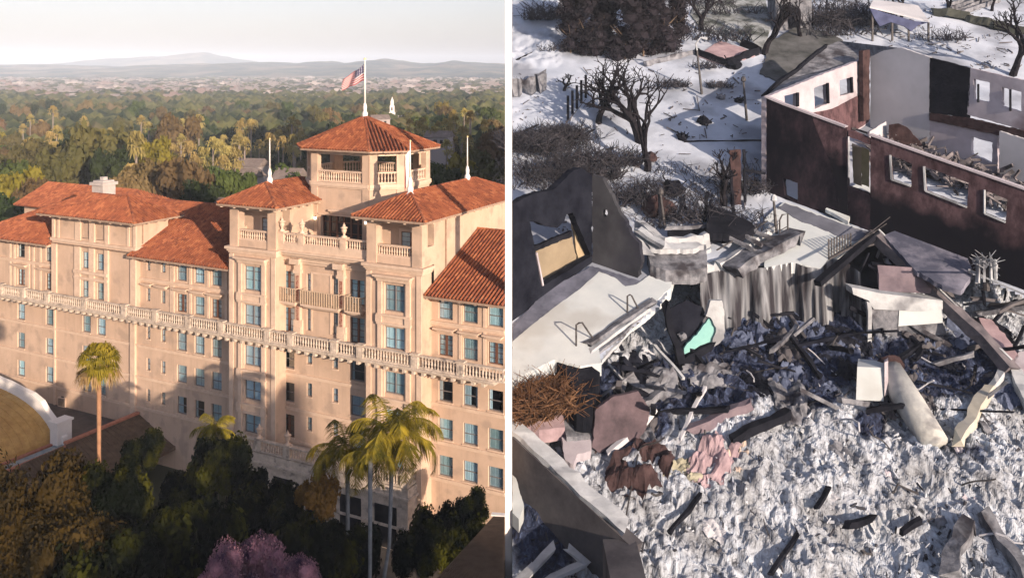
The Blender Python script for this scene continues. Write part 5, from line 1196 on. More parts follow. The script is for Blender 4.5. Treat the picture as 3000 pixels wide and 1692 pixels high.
# remnant of the roof, dropping away to the left eave
b = MB(); top = [G(2243, 283, 11.0), G(2400, 222, 0), G(2636, 140, 0)]
hh_ = lambda x, y: W2.p(x, y, .8)
P = [hh_(2245, 284), hh_(2400, 221), hh_(2524, 175), hh_(2550, 163)]; o_ = [Vector((0, 0, 0))] * 4
OUT = [(2238, 283), (2286, 238), (2418, 137), (2459, 120)]; b = MB()
Q = [W2.p(x, y, 5.0 + .8 * i) for i, (x, y) in enumerate(OUT)]
for i in range(3): b.prism([P[i], P[i + 1], Q[i + 1], Q[i]], (0, 0, -.35))
W3 = VP((2546, 372), (3000, 572))
P2 = [W3.p(2550, 165, .2), W3.p(2636, 141, .2), W3.p(2640, 138, 4)]
b.prism([P[3], P2[0], P2[1], P2[2], Q[3]], (0, 0, -.3)) if False else None
b.prism([P[3], P2[1], Q[3]], (0, 0, -.3)); b.build('roof_remnant', MGREY, house)
rod('eave_board', Q[0] + Vector((0, 0, .15)), Q[2] + Vector((0, 0, .15)), .5, CHAR, parent=house); rod('chimney_pipe', W2.p(2538, 160, -.3), W2.p(2538, 148, -.3), .5, CHAR, parent=house)
vwall('rear_panel', W3, [(2550, 166), (2590, 148), (2640, 140), (2724, 168), (2722, 330), (2726, 440), (2550, 372)], LGREY, house, .7)
vwall('rear_panel', W3, [(2724, 169), (2843, 200), (2838, 330), (2835, 345), (2722, 330)], CHAR, house, .7)
vwall('rear_panel', W3, [(2843, 200), (WEND, 243), (WEND, 392), (2833, 335)], PALEP, house, .7, [[(2852, 231), (2900, 243), (2898, 300), (2852, 290)], [(2935, 256), (2992, 270), (2992, 328), (2935, 311)]])
vwall('floor_edge', W3, [(2722, 331), (2833, 346), (WEND, 394), (WEND, 420), (2722, 352)], RUST, house, .9, off=-.25)
vwall('rear_panel', W3, [(2724, 353), (2920, 388), (2924, 560), (2724, 470)], PALEP, house, .7, [[(2845, 400), (2908, 418), (2906, 478), (2845, 450)]])
vwall('rear_panel', W3, [(2928, 384), (WEND, 418), (WEND, 590), (2925, 560)], LGREY, house, .7, off=-.9)
for xa in (2866, 2960): b = MB(); b.beam(W3.p(xa, 246 if xa < 2900 else 262, -.05), W3.p(xa, 300 if xa < 2900 else 325, -.05), .2, .2); b.build('window_mullion', CHAR, house)
vwall('partition', VP((2600, 440), (2714, 470)), [(2604, 366), (2632, 362), (2655, 372), (2714, 436), (2714, 470), (2604, 440)], RUST, house, .4)
vwall('partition', VP((2540, 440), (2600, 430)), [(2548, 385), (2596, 355), (2600, 430), (2548, 440)], LGREY, house, .4)
# interior debris
b = MB()
for i in range(520):
    x = rr.uniform(2560, 3010); y = 400 + (x - 2560) * .40 + rr.uniform(5, 75); p = G(x, y) + Vector((0, 0, rr.uniform(0, 2.2) * (1 if x > 2700 else .4))); a = rr.uniform(0, 6.28); l2 = rr.uniform(.5, 3.2)
    b.beam(p, p + Vector((math.cos(a) * l2, math.sin(a) * l2, rr.uniform(-.6, 1.4))), rr.uniform(.08, .3), rr.uniform(.08, .5))
tag(b.build('interior_debris', mat('grey_debris', (.04, .04, .045), (.20, .19, .21), scale=.4, lo=.4, hi=.6), fix=False), 'heap of burnt framing and rubble inside the roofless house', 'debris', kind='stuff')
# -------- left burnt ruin with gable and garage panel
ruin = empty('burnt_garage', E0, 'black burnt gable wall with large opening at the left of the burnt lots', 'burnt garage')
U1 = VP((1500, 940), (1735, 768)); U2 = VP((1735, 768), (1880, 822))
op = [(1552, 649), (1575, 650), (1600, 662), (1632, 668), (1652, 650), (1660, 628), (1678, 622), (1732, 750), (1590, 838), (1570, 740)]
vwall('gable_wall', U1, [(1501, 596), (1560, 570), (1620, 556), (1680, 500), (1701, 491), (1735, 512), (1735, 768), (1501, 946)], CHARB, ruin, .9, [op])
vwall('side_wall', U2, [(1735, 512), (1765, 522), (1795, 580), (1812, 620), (1835, 650), (1850, 690), (1872, 712), (1880, 770), (1862, 822), (1735, 768)], mat('scorched_stucco', (.018, .020, .027), (.055, .060, .072), rough=.95, scale=.14, detail=7, c3=(.018, .02, .035), s3=.08, t3=.5), ruin, .8, [[(1772 + 9 * math.cos(i * .9), 624 + 12 * math.sin(i * .9)) for i in range(7)]])
b = MB(); b.beam(U1.p(1571, 740, -.05), U1.p(1590, 836, -.05), .2, .2); b.build('opening_frame', PALEP, ruin)
U1b = VP((1594, 818), (1694, 764)); vwall('tan_panel', U1b, [(1564, 736), (1676, 690), (1692, 768), (1594, 822)], TAN, ruin, .3, off=0.0); vwall('panel_top', U1b, [(1564, 724), (1676, 676), (1677, 692), (1564, 738)], CHAR, ruin, .5, off=-.1)
vwall('tan_return', VP((1692, 768), (1732, 748)), [(1678, 650), (1692, 652), (1722, 748), (1694, 768)], mat('ochre', (.30, .25, .16), (.38, .32, .22), scale=.5), ruin, .3)
# -------- deck, patio, steps, retaining walls
slab('concrete_deck', [(1501, 1000), (1560, 950), (1650, 880), (1700, 845), (1755, 795), (1800, 812), (1832, 838), (1865, 832), (1930, 786), (1975, 798), (1965, 842), (1890, 910), (1800, 975), (1752, 1010), (1762, 1062), (1700, 1072), (1625, 1052), (1501, 1112)], -.9, .30, CREAM, 'cream concrete pool deck in front of the black gable wall', 'deck')
slab('gable_shade_strip', [(1501, 958), (1600, 850), (1735, 778), (1878, 824), (1858, 838), (1832, 842), (1800, 816), (1755, 799), (1700, 850), (1560, 955), (1501, 1004)], .0, .26, mat('shade_toned_ash', (.05, .06, .09), (.16, .18, .25), scale=.3, detail=7, bump=.3), 'strip of painted shade along the foot of the black gable', 'shade strip')  # dark strip paints the gable wall's shadow onto the ground
slab('patio', [(2240, 640), (2270, 612), (2300, 590), (2480, 655), (2550, 680), (2565, 678), (2496, 712), (2452, 735), (2428, 756), (2404, 786), (2323, 768), (2240, 784)], -.9, .30, CREAM, 'cream concrete patio at the foot of the roofless house', 'patio')
slab('patio_shade_sheet', [(2280, 612), (2300, 594), (2480, 659), (2560, 684), (2500, 706), (2452, 690), (2376, 656), (2350, 650), (2276, 606)], .2, .36, mat('shade_toned_floor', (.07, .08, .11), (.14, .16, .21), scale=.25, detail=6), 'dark sheet of painted shade on the patio below the house wall', 'floor')  # dark sheet paints the house wall's shade over the same patio
for pts, lb in (([(2418, 612), (2466, 565), (2505, 590), (2485, 648)], 'pale square board lying on the painted patio shade before the house'), ([(2490, 548), (2530, 530), (2549, 545), (2548, 572), (2522, 594), (2498, 580)], 'pale crumpled board leaning at the house doorway')):
    slab('fallen_board', pts, .4, .8, CREAM, lb, 'board')
wallh = HT(2300, 975, 785, PIT)
# streaked retaining wall as an undulating skirt under the patio
top_ = [(2050, 815), (2075, 800), (2110, 792), (2150, 800), (2190, 782), (2240, 784), (2323, 768), (2360, 782), (2404, 788), (2428, 758), (2456, 760), (2490, 775), (2520, 800)]
b = MB(); ns = 150; rowsn = 14
for i in range(ns + 1):
    x = 2050 + 470 * i / ns
    for (a, ya), (c, yc) in zip(top_, top_[1:]):
        if a <= x <= c: yt = ya + (yc - ya) * (x - a) / (c - a)
    P = G(x, yt, .2); wob = .5 * noise.noise(Vector((x * .02, 0, 5))) * 2 + .45 * noise.noise(Vector((x * .06, 0, 0))) * 1.4 + .22 * noise.noise(Vector((x * .22, 2, 0)))
    for j in range(rowsn + 1):
        t = j / rowsn; b.v.append((P.x, P.y - .15 - wob * (.3 + t) - t * .8 + .2 * noise.noise(Vector((x * .1, t * 2, 3))), P.z + .05 - t * (5.9 + .5)))
for i in range(ns):
    for j in range(rowsn): a = i * (rowsn + 1) + j; b.f.append([a, a + rowsn + 1, a + rowsn + 2, a + 1]); b.uv.append((0, 0))
m, N, L = node_mat('dripping_concrete'); pb = N['Principled BSDF']; pb.inputs['Roughness'].default_value = .95; tc = N.new('ShaderNodeTexCoord'); mp = N.new('ShaderNodeMapping'); mp.inputs['Scale'].default_value = (1.1, 1.1, .09); L.new(tc.outputs['Object'], mp.inputs[0])
n1 = N.new('ShaderNodeTexNoise'); n1.inputs['Scale'].default_value = .9; n1.inputs['Detail'].default_value = 7; L.new(mp.outputs[0], n1.inputs[0]); cr = N.new('ShaderNodeValToRGB'); cr.color_ramp.elements[0].position = .40; cr.color_ramp.elements[0].color = (.02, .02, .028, 1); cr.color_ramp.elements[1].position = .66; cr.color_ramp.elements[1].color = (.25, .28, .32, 1)
L.new(n1.outputs['Fac'], cr.inputs[0]); L.new(cr.outputs[0], pb.inputs['Base Color']); DRIP = m
tag(b.build('retaining_wall', DRIP, fix=False, smooth=True), 'sooty streaked curved concrete wall dropping from the patio into the pit', 'retaining wall')
def strip(name, pts, w_, h0, h1, m, lb, cat='wall', grp=None, hh=None):
    b = MB()
    for (a, c) in zip(pts, pts[1:]): p = G(*a, hh or 0); q = G(*c, hh or 0); z = Vector((0, 0, (h0 + h1) / 2)); roughbeam(b, p + z, q + z, w_, h1 - h0)
    return tag(b.build(name, m), lb, cat, grp)
strip('planter_wall', [(1868, 705), (1940, 762), (2055, 745), (2070, 735)], .9, 0, 2.3, CONC, 'pale L shaped planter wall right of the black gable')
slab('pale_slab', [(1858, 668), (1880, 664), (1960, 712), (2045, 708), (2062, 718), (2030, 730), (1945, 730), (1905, 726), (1880, 700)], 1.9, 2.4, CONC, 'white slab topping the planter wall', 'slab')
slab('grey_block', [(1895, 735), (1950, 742), (2040, 738), (2068, 715), (2072, 780), (2040, 790), (1950, 792), (1905, 775)], 0, 1.5, MGREY, 'grey block of the planter below its white slab', 'block')
rod('fallen_plank', G(1858, 690, 2.6), G(1895, 740, 2.4), 1.1, CONC, 'pale broken plank jutting from the left of the planter', 'plank', h=.4); rod('fallen_plank', G(1862, 668, 3.3), G(1950, 720, 2.9), 1.3, CONC, 'long pale plank lying behind the planter', 'plank', h=.4)
strip('ramp_wall', [(1965, 800), (2110, 788)], 1.3, -.4, .9, CONC, 'low white wall at the top edge of the pit')
strip('ramp_curb', [(2105, 795), (2258, 695), (2276, 672)], .7, 0, 1.0, CONC, 'pale curb of the ramp climbing to the lamp by the patio', 'curb'); strip('ramp_curb', [(2130, 810), (2330, 710)], 2.4, .2, 1.3, MGREY, 'thick grey ramp parapet beside the patio', 'curb')
strip('ramp_rail', [(2100, 778), (2250, 690)], .12, 1.6, 1.75, STEEL, 'thin dark handrail along the ramp', 'handrail')
for i in range(4):
    y0 = 1006 + i * 16; rod('step_edge', G(1718 + i * 12, y0 + 2, .5 - i * .25), G(1915 - i * 22, 880 + i * 26, .5 - i * .25), .75, (MGREY, CONC)[i % 2], 'long step board, %s of the four beside the deck' % ('topmost', 'second', 'third', 'lowest')[i], 'step', h=.3)
    rod('step_nosing', G(1722 + i * 12, y0 + 8, .3 - i * .25), G(1915 - i * 22, 887 + i * 26, .3 - i * .25), .4, CHAR, 'dark edge under the %s step board' % ('topmost', 'second', 'third', 'lowest')[i], 'step', h=.2)
def handrail(x0, y0, x1, y1, xt, yt, lb):
    b = MB(); A = G(x0, y0, .3); C = G(x1, y1, .3); T = HT(x0, y0, yt); b.tube([A - Vector((0, 0, .6)), A + Vector((0, 0, T * .9)), A + Vector((.25, -.1, T)), A.lerp(C, .35) + Vector((0, 0, T * .9)), C], .09, 6); tag(b.build('handrail', STEEL), lb, 'handrail')
handrail(1688, 1012, 1738, 992, 1680, 945, 'bent dark handrail loop on the deck, nearer the bush'); handrail(1838, 915, 1874, 912, 1832, 862, 'bent dark handrail loop on the deck, nearer the planter')
e = empty('patio_railing', E0, 'black baluster railing at the right edge of the cream patio', 'railing')
b = MB()
for i in range(9): x = 2428 + i * 8; P = G(x, 752 - i * 4.2 + 6, .3); b.beam(P, P + Vector((0, 0, HT(x, 752, 694 + i * 2) )), .14)
b.build('balusters', STEEL, e); b = MB(); b.beam(G(2428, 758, 2.6), G(2496, 722, 2.6), .2); b.beam(G(2496, 722, 2.6), G(2640, 610, 2.4), .08); b.beam(G(2496, 722, 1.7), G(2640, 626, 1.5), .08); b.build('rail', STEEL, e)
e = empty('gate_frame', E0, 'small bent metal gate frame at the left edge of the patio', 'gate'); b = MB(); A = G(2284, 702, .3); C = G(2308, 694, .3); b.tube([A, A + Vector((0, 0, 2.2)), A.lerp(C, .3) + Vector((0, 0, 2.7)), C + Vector((0, 0, 2.6)), C], .1, 5); b.build('frame', STEEL, e); b = MB(); b.beam(A + Vector((0, 0, 1)), C + Vector((0, 0, 1.2)), .08); b.build('bar', STEEL, e)
# -------- pit contents
plat = empty('broken_platform', E0, 'broken concrete platform with white edge jutting over the pit', 'platform')
UP = VP((2500, 1010), (2765, 1010), PIT)
b = MB(); P = [UP.p(x, y) for x, y in ((2496, 842), (2540, 850), (2575, 858), (2762, 880), (2762, 905), (2700, 912), (2560, 905), (2545, 880), (2500, 862))]; b.prism(P, (0, 2.0, 0)); b.build('slab_edge', CONC, plat)
b = MB(); b.prism([UP.p(x, y, .4) for x, y in ((2548, 905), (2632, 905), (2628, 985), (2560, 968))], (0, 3, 0)); b.build('wall_block', MGREY, plat); b = MB(); b.prism([UP.p(x, y, .3) for x, y in ((2636, 878), (2700, 885), (2762, 905), (2762, 945), (2700, 950), (2632, 955))], (0, 3, 0)); b.build('cream_block', CREAM, plat)
b = MB(); b.prism([UP.p(x, y, .8) for x, y in ((2630, 955), (2762, 945), (2775, 980), (2640, 985))], (0, 3, 0)); b.build('sill', MGREY, plat)
b = MB(); b.prism([UP.p(x, y, 1.6) for x, y in ((2575, 806), (2700, 815), (2740, 860), (2575, 852))], (0, .4, 1.0)); b.build('purple_panel', mat('purple_plaster', (.10, .085, .11), (.19, .16, .19), scale=.4), plat)
rod('post', UP.p(2544, 880, .2), UP.p(2544, 1030, .2), .42, CONC, parent=plat)
LB = lambda x, y, h: G(x, y, h)
e = empty('fallen_beam', E0, 'long dark fallen roof beam with pale upper edge crossing above the pit', 'beam'); A = LB(2568, 690, .8); C = LB(2958, 1075, 1.6 + PIT)
b = MB(); roughbeam(b, A, C, 1.25, 1.1); b.build('beam', mat('grey_beam', (.07, .07, .085), (.17, .16, .18), scale=.6), e); b = MB(); b.beam(A + Vector((.35, .3, .62)), C + Vector((.35, .3, .62)), .28, .14); b.build('metal_edge', CONC, e)
e = empty('fallen_beam', E0, 'second thinner dark beam running left from the top of the long one', 'beam'); b = MB(); b.beam(A + Vector((0, 0, .3)), LB(2395, 830, .5), .8, .6); b.beam(LB(2545, 740, .6), LB(2460, 920, PIT + .6), .22, .22); b.build('beam', CHAR, e)
slab('fallen_roof_sheet', [(2590, 690), (2650, 660), (2735, 690), (2825, 720), (2850, 800), (2815, 850), (2760, 835), (2680, 790)], .6, 1.1, mat('blue_grey_sheet', (.06, .07, .11), (.22, .23, .30), scale=.22, detail=8, lo=.42, hi=.6), 'crumpled blue grey roof sheet behind the long beam', 'roof sheet')
slab('dark_roof_sheet', [(2480, 760), (2560, 705), (2620, 760), (2680, 830), (2560, 835), (2500, 830)], PIT + 2.5, PIT + 2.9, CHAR, 'black roof sheet under the long beam', 'roof sheet')
W4 = VP((2560, 672), (3010, 862)); vwl = empty('terrace_rail', E0, 'thin pale cable rail along the foot of the burnt house', 'railing'); b = MB(); b.beam(G(2835, 790, 1.5), G(3020, 870, 1.5), .16); b.build('rail', CONC, vwl); b = MB(); b.beam(G(2840, 800, 0), G(2840, 790, 5.0), .2); b.build('post', CONC, vwl)
e = empty('garden_urn', E0, 'white burnt plant stand with stringy stems at the right', 'plant stand'); b = MB(); P = G(2890, 850, 0); b.tube([P, P + Vector((0, 0, 2.6))], .35, 7); b.build('stem', STEEL, e); b = MB()
for i in range(9): a = i * .7; b.beam(P + Vector((math.cos(a) * .9, math.sin(a) * .5, 3.2)), P + Vector((math.cos(a) * 1.0, math.sin(a) * .6, .6 + rr.random())), .22)
scrub(b, P + Vector((0, 0, 2.4)), .8, 1.8, 60, rr, .09, .8); b.build('basket', CONC, e)
slab('pink_slab', [(2868, 930), (2905, 935), (2960, 1000), (2985, 1045), (2955, 1075), (2900, 1010)], PIT + .5, PIT + 1.4, PINK, 'pale pink sloping slab right of the long beam', 'slab')
slab('pink_slab', [(2985, 1030), (3030, 1020), (3030, 1090), (2960, 1070)], PIT + .6, PIT + 1.4, PALEP, 'pale slab at the right edge beyond the beam', 'slab')
# column and block
e = empty('fallen_column', E0, 'pale round fallen column lying across the rubble', 'column'); b = MB(); A = G(2605, 1085, PIT + 1.6); C = G(2738, 1298, PIT + .7); b.tube([A, A.lerp(C, .5), C], [1.3, 1.35, 1.25], 14); b.build('shaft', mat('ivory_stone', (.30, .33, .35), (.52, .55, .54), scale=.5, detail=9, bump=.5, c3=(.15, .16, .18), s3=.35, t3=.58), e, smooth=True)
b = MB(); b.tube([A - (C - A) * .06, A], [1.6, 1.6], 14); b.build('collar', RUST, e)
e = empty('stone_block', E0, 'broken stone block with three pale faces beside the fallen column', 'stone block'); P = G(2545, 1160, PIT); b = MB()
b.prism([P + Vector(v) for v in ((-1.6, -1, 0), (.9, -1.3, 0), (1.7, .6, 0), (-.6, 1.4, 0))], (.2, .2, 3.1)); b.build('block', CREAM, e); b = MB(); b.prism([P + Vector(v) for v in ((.95, -1.4, .5), (1.5, -.9, .5), (1.9, .1, .5), (1.3, -.4, .4))], (0, 0, 3.2)); b.build('facing', PALEP, e)
# teal board in its frame
e = empty('pool_slide', E0, 'teal board held in a dark frame below the deck steps', 'board'); UT = VP((1990, 1060), (2110, 1040), PIT)
vwall('teal_panel', UT, [(2002, 1050), (2004, 1020), (2080, 930), (2094, 940), (2096, 970), (2080, 1010), (2050, 1035)], TEAL, e, .3); vwall('surround', UT, [(1960, 905), (2010, 880), (2060, 900), (2068, 925), (2000, 1015), (1985, 1040)], CHARB, e, .3, off=.5)
vwall('pale_side', UT, [(2082, 880), (2115, 880), (2122, 910), (2122, 990), (2100, 1010), (2082, 1020), (2098, 960), (2082, 930), (2068, 925)], CONC, e, .5, off=-.3); rod('frame_bar', UT.p(1953, 900, -.3), UT.p(1990, 1062, -.3), .7, CHAR, parent=e); rod('frame_bar', UT.p(1990, 1062, -.3), UT.p(2085, 1012, -.3), .7, CHAR, parent=e)
b = MB(); blob(b, UT.p(1998, 985, -.2), .5, .4, 3, IV, IF); b.build('rag', MGREY, e)
# purple plate, pink slabs
U5 = VP((1740, 1345), (1900, 1300), PIT)
vwall('metal_sheet', U5, [(1745, 1200), (1790, 1165), (1870, 1145), (1905, 1200), (1890, 1260), (1850, 1310), (1790, 1345), (1735, 1310)], mat('mauve_sheet', (.06, .05, .06), (.14, .11, .13), rough=.9, scale=.4, detail=8, bump=.4), None, .4).update_tag()
tag(bpy.data.objects['metal_sheet'], 'large mauve grey metal sheet standing in the rubble on the left', 'metal sheet')
slab('pink_slab', [(1520, 1238), (1600, 1205), (1650, 1200), (1655, 1250), (1580, 1258)], PIT + 1, PIT + 2.2, PINK, 'pink slab at the left behind the foreground wall', 'slab'); slab('grey_slab', [(1640, 1190), (1740, 1180), (1750, 1270), (1660, 1280)], PIT + 1, PIT + 1.9, MGREY, 'grey slab between the pink slab and the mauve sheet', 'slab')
slab('cream_slab', [(1645, 1280), (1735, 1270), (1730, 1320), (1690, 1330), (1680, 1360), (1655, 1345)], PIT + .8, PIT + 1.5, PALEP, 'cream broken slab below the grey slab', 'slab')
# foreground wall
U6a = (1508, 1250); U6b = (1835, 1570); e = empty('foreground_wall', E0, 'thick low wall with pale top running diagonally in the left foreground', 'wall')
A = G(1500, 1246, PIT + 4.6); C = G(1848, 1560, PIT + 4.6); b = MB(); roughbeam(b, A, C, 1.5, .5); b.build('coping', CONC, e); b = MB(); b.beam(A - Vector((.15, .3, 2.9)), C - Vector((.15, .3, 2.9)), 1.2, 5.2); b.build('wall', DGREY, e)
b = MB(); P = G(1850, 1570, PIT + 4.4); b.box(P.x - 2.2, P.x + .3, P.y - 7.5, P.y - .2, Z0 + PIT + TS_ * P.y - 7, P.z - .1); b.build('pier', DGREY, e)
slab('pale_slab', [(1501, 1385), (1512, 1400), (1535, 1480), (1520, 1520), (1501, 1500)], PIT + .5, PIT + 1.6, CREAM, 'pale slab at the left edge below the foreground wall', 'slab')
for i, (a, c) in enumerate((((1540, 1690), (1620, 1600)), ((1660, 1600), (1720, 1650)), ((1600, 1700), (1715, 1645)), ((1500, 1720), (1560, 1660)))): rod('pale_plank', G(*a, PIT + 1.2), G(*c, PIT + 1.2), .7, CONC, 'pale plank in the dark corner at the lower left, %s' % ('leftward leaning', 'short right one', 'lower long one', 'at the very edge')[i], 'plank', h=.25)
# bushes and brush
b = MB()
for k in range(7): scrub(b, G(1510 + k * 22, 1165 - (k % 3) * 16 - k * 6, 0) - Vector((0, 0, 2)), 1.9, 3.4, 300, rr, .07, .5)
tag(b.build('dry_bush', DBRUSH, fix=False), 'rust brown dried bush at the left edge below the deck', 'bush')
slab('planter_box', [(1626, 1054), (1672, 1030), (1758, 1090), (1735, 1150), (1690, 1145)], -3.5, .1, CHAR, 'dark empty planter box between the brown bush and the steps', 'planter')
for cx, cy, rx, nn, lb in ((1570, 440, 4.5, 420, 'tangle of burnt scrub at the left edge above the black gable'), (1640, 400, 3.6, 300, 'burnt scrub by the row of short posts'), (1720, 520, 4.5, 380, 'burnt scrub left of the big bare tree foot'), (1800, 480, 4.0, 330, 'burnt scrub under the big bare tree'),
                           (1545, 250, 2.0, 160, 'grey shrubs in the curved planter'), (1855, 590, 4.0, 300, 'burnt scrub behind the black gable'), (2030, 640, 4.0, 260, 'low burnt scrub under the dark collapsed roof'), (2420, 70, 5.0, 200, 'scorched shrubs behind the roofless house'), (2500, 75, 4, 160, 'scorched hedge left of the navy canopy'), (2760, 120, 4, 120, 'scorched shrubs right of the navy canopy'),
                           (2180, 560, 3, 200, 'scorched bush at the corner of the roofless house'), (2070, 200, 2.5, 100, 'burnt shrub on the pink slab'), (2107, 256, 1.9, 150, 'round burnt fire pit bush on the ash'), (1975, 255, 2.4, 140, 'burnt shrub right of the big bare tree crown'), (1625, 60, 6, 500, 'burnt rubble of shrubs in the top left corner'), (1620, 150, 2.5, 120, 'small shrub below the black cypresses')):
    b = MB(); P = G(cx, cy); scrub(b, P, rx, rx * .75, nn, rr, .075, .3); o = b.build('burnt_scrub', mat('ash_twigs', (.018, .018, .024), (.07, .07, .085), scale=.4), fix=False); tag(o, lb, 'scrub')
# bare trees
def baretree(x, yb, yt, spread, seed, lb, depth=6, r0=.45, lean=0, fork=3, first=.35):
    rr = random.Random(seed); P = G(x, yb); H = HT(x, yb, yt); e = empty('bare_tree', P, lb, 'bare tree'); bt = MB(); bb = MB(); cnt = [0]
    def grow(b, p, d, L_, r_, k):
        cnt[0] += 1; pts = [p]; q = p; dd = d.copy(); n = 4
        for i in range(n): dd = (dd + Vector((rr.gauss(0, .16), rr.gauss(0, .16), rr.gauss(0, .08)))).normalized(); q = q + dd * L_ / n; pts.append(q)
        b.tube(pts, [r_ * (1 - .35 * i / n) for i in range(n + 1)], 5 if k > 2 else 4, cap=False)
        if k <= 0: return
        nb = rr.choice((2, 2, 3)) if k < depth else fork
        for i in range(nb):
            a = i * 6.28 / nb + rr.uniform(-.6, .6); o_ = d.orthogonal().normalized(); o_ = Matrix.Rotation(a, 3, d) @ o_
            nd = (dd * 1.0 + o_ * rr.uniform(.5, .95) * spread + Vector((0, 0, .25))).normalized(); grow(bb, pts[-1] if i < 2 else pts[-2], nd, L_ * rr.uniform(.62, .85), r_ * .66, k - 1)
    grow(bt, Vector((0, 0, -.2)), Vector((lean, 0, 1)).normalized(), H * first, r0, depth)
    # second leader from the foot
    sc_ = 1; bt.build('trunk', BURNT, e, fix=False); bb.build('branches', BURNT, e, fix=False); zmax = max(v[2] for v in bb.v); k = H / zmax; e.scale = (k, k, k)
    return e
BURNT = mat('burnt_bark', (.006, .006, .009), (.022, .021, .026), rough=.95, scale=2)
baretree(1754, 365, 200, .9, 3, 'small bare black tree left of the big one', 5, .55); baretree(1876, 417, 150, 1.15, 12, 'biggest bare black tree with wide crown in the middle of the ash', 6, .72, first=.36, fork=5); baretree(1897, 497, 205, .7, 5, 'bare black tree leaning right in front of the biggest one', 5, .6, .25, first=.38)
baretree(2118, 600, 430, .8, 14, 'bare black tree beside the charred board', 5, .6, first=.35); baretree(2965, 222, -30, .9, 23, 'bare black tree behind the house at the upper right', 6, .8, -.1); baretree(1652, 270, 215, .9, 31, 'tiny bare tree near the blue shadowed ash', 4, .25)
baretree(2640, 60, -40, .8, 41, 'burnt tree at the top edge near the navy canopy', 5, .4); baretree(2770, 45, -50, .8, 43, 'burnt tree at the top edge right of the navy canopy', 5, .5); baretree(2055, 90, -40, .7, 47, 'tall burnt trunk at the top edge', 5, .7); baretree(2240, 160, -20, .7, 49, 'scorched tree above the pink slab', 5, .6); baretree(2345, 110, -10, .8, 53, 'scorched tree before the grey hut', 4, .4)
baretree(2905, 30, -60, .8, 57, 'burnt sapling at the top right', 4, .35)
# black cypress mass
def cyp(seed):
    q = random.Random(seed); b = MB(); LL = []
    for i in range(60):
        z = q.uniform(.06, 1); rad = .42 * (1 - .35 * abs(z - .45) * 2) * q.uniform(.2, 1); a = q.uniform(0, 6.28); LL.append((Vector((rad * math.cos(a), rad * math.sin(a), z)), q.uniform(.10, .2)))
    for c, r_ in LL: blob(b, c, r_, r_ * .35, q.random() * 50, JV, JF)
    for k in range(9000):
        c, r_ = LL[q.randrange(60)]; d = Vector((q.gauss(0, 1), q.gauss(0, 1), q.gauss(0, 1))).normalized(); p = c + Vector((d.x * r_, d.y * r_, d.z * r_ * .4)) * q.uniform(.8, 1.5); l2 = q.uniform(.03, .09); t = Vector((d.x, d.y, q.uniform(-.1, .4) )) ; s2 = d.orthogonal().normalized() * .012
        b.add([p - s2, p + s2, p + Vector((t.x * l2, t.y * l2, t.z * l2 * .4))], [(0, 1, 2)])
    me = bpy.data.meshes.new('crown'); me.from_pydata(b.v, [], b.f); me.materials.append(mat('scorched_foliage', (.006, .005, .009), (.020, .017, .026), scale=.3)); return me
bm_ = []
for k in range(2): bm_.append(cyp(500 + k))
ASPECT.clear()
for i, (x, yb, yt, wd) in enumerate(((1672, 160, -90, 70), (1722, 165, -110, 90), (1775, 150, -110, 90), (1832, 175, -90, 90), (1885, 165, -110, 95), (1940, 150, -120, 90), (1985, 120, -130, 70), (1905, 120, -90, 70), (1760, 110, -100, 70))):
    P = G(x, yb); H = HT(x, yb, yt); e = empty('burnt_cypress', P, 'black scorched cypress, %s in the dark clump at the top left' % ('leftmost', 'second from left', 'third from left', 'fourth and lowest reaching', 'fifth from left', 'sixth from left', 'rightmost', 'rear right', 'rear left')[i], 'cypress', rz=i * 1.3)
    w_ = wd / F * P.y / .85; c = mkobj('crown', bm_[i % 2], e); c.scale = (w_, w_, H); c.location = (0, 0, -H * .05); t = mkobj('trunk', TB, e); t.scale = (w_, w_, H * .5); t.data = TB
# lamp posts
def lamppost(xt, yt, xb, yb, lb, head=1):
    P = G(xb, yb); H = HT(xb, yb, yt); e = empty('lamp_post', P, lb, 'lamp post'); dx = (xt - xb) / F * P.y; b = MB(); b.tube([(0, 0, 0), (dx * .5, 0, H * .5), (dx, 0, H)], [.2, .17, .13], 7); b.build('post', STEEL, e); b = MB()
    if head == 1: b.tube([(dx, 0, H), (dx - .2, 0, H + 1.0), (dx + .5, 0, H + 1.9), (dx + 1.5, 0, H + 1.7)], [.13, .13, .13, .3], 6)
    else: b.lathe((dx, 0, H), [(.2, 0), (.38, .15), (.32, .6), (.12, .8)], 8)
    b.build('lamp_head', CONC if head == 1 or xb == 2275 else STEEL, e)
lamppost(2042, 148, 2056, 277, 'curved headed lamp post on the ash left of the pink slab'); lamppost(2178, 240, 2188, 356, 'plain dark post on the ash left of the house', 2); lamppost(2267, 590, 2275, 690, 'lamp post with lantern beside the patio', 2); lamppost(1935, 570, 1948, 668, 'thin dark post behind the planter', 2)
# pink slab with kerb
slab('pink_slab', [(2043, 163), (2126, 194), (2225, 157), (2110, 118)], -.2, .3, PINK, 'pink foundation slab with dark kerb beyond the lamp posts', 'slab')
strip('slab_kerb', [(2040, 160), (2043, 165), (2126, 196), (2227, 158), (2180, 138)], .6, 0, 1.2, CHAR, 'dark low kerb wall round the pink slab', 'kerb'); strip('ash_kerb', [(1890, 195), (1960, 178), (2042, 158)], .4, 0, .8, MGREY, 'grey kerb running left from the pink slab', 'kerb')
strip('curved_planter', [(1501, 285), (1530, 283), (1570, 276), (1592, 266), (1588, 255)], 1.0, 0, 2.6, MGREY, 'grey curved planter wall at the left edge', 'planter')
e = empty('timber_posts', E0, 'row of short dark posts joined by a wire on the left ash', 'post row'); b = MB()
for i in range(5): P = G(1664 + i * 13, 355 - i * 16); b.beam(P, P + Vector((0, 0, 3.6)), .35)
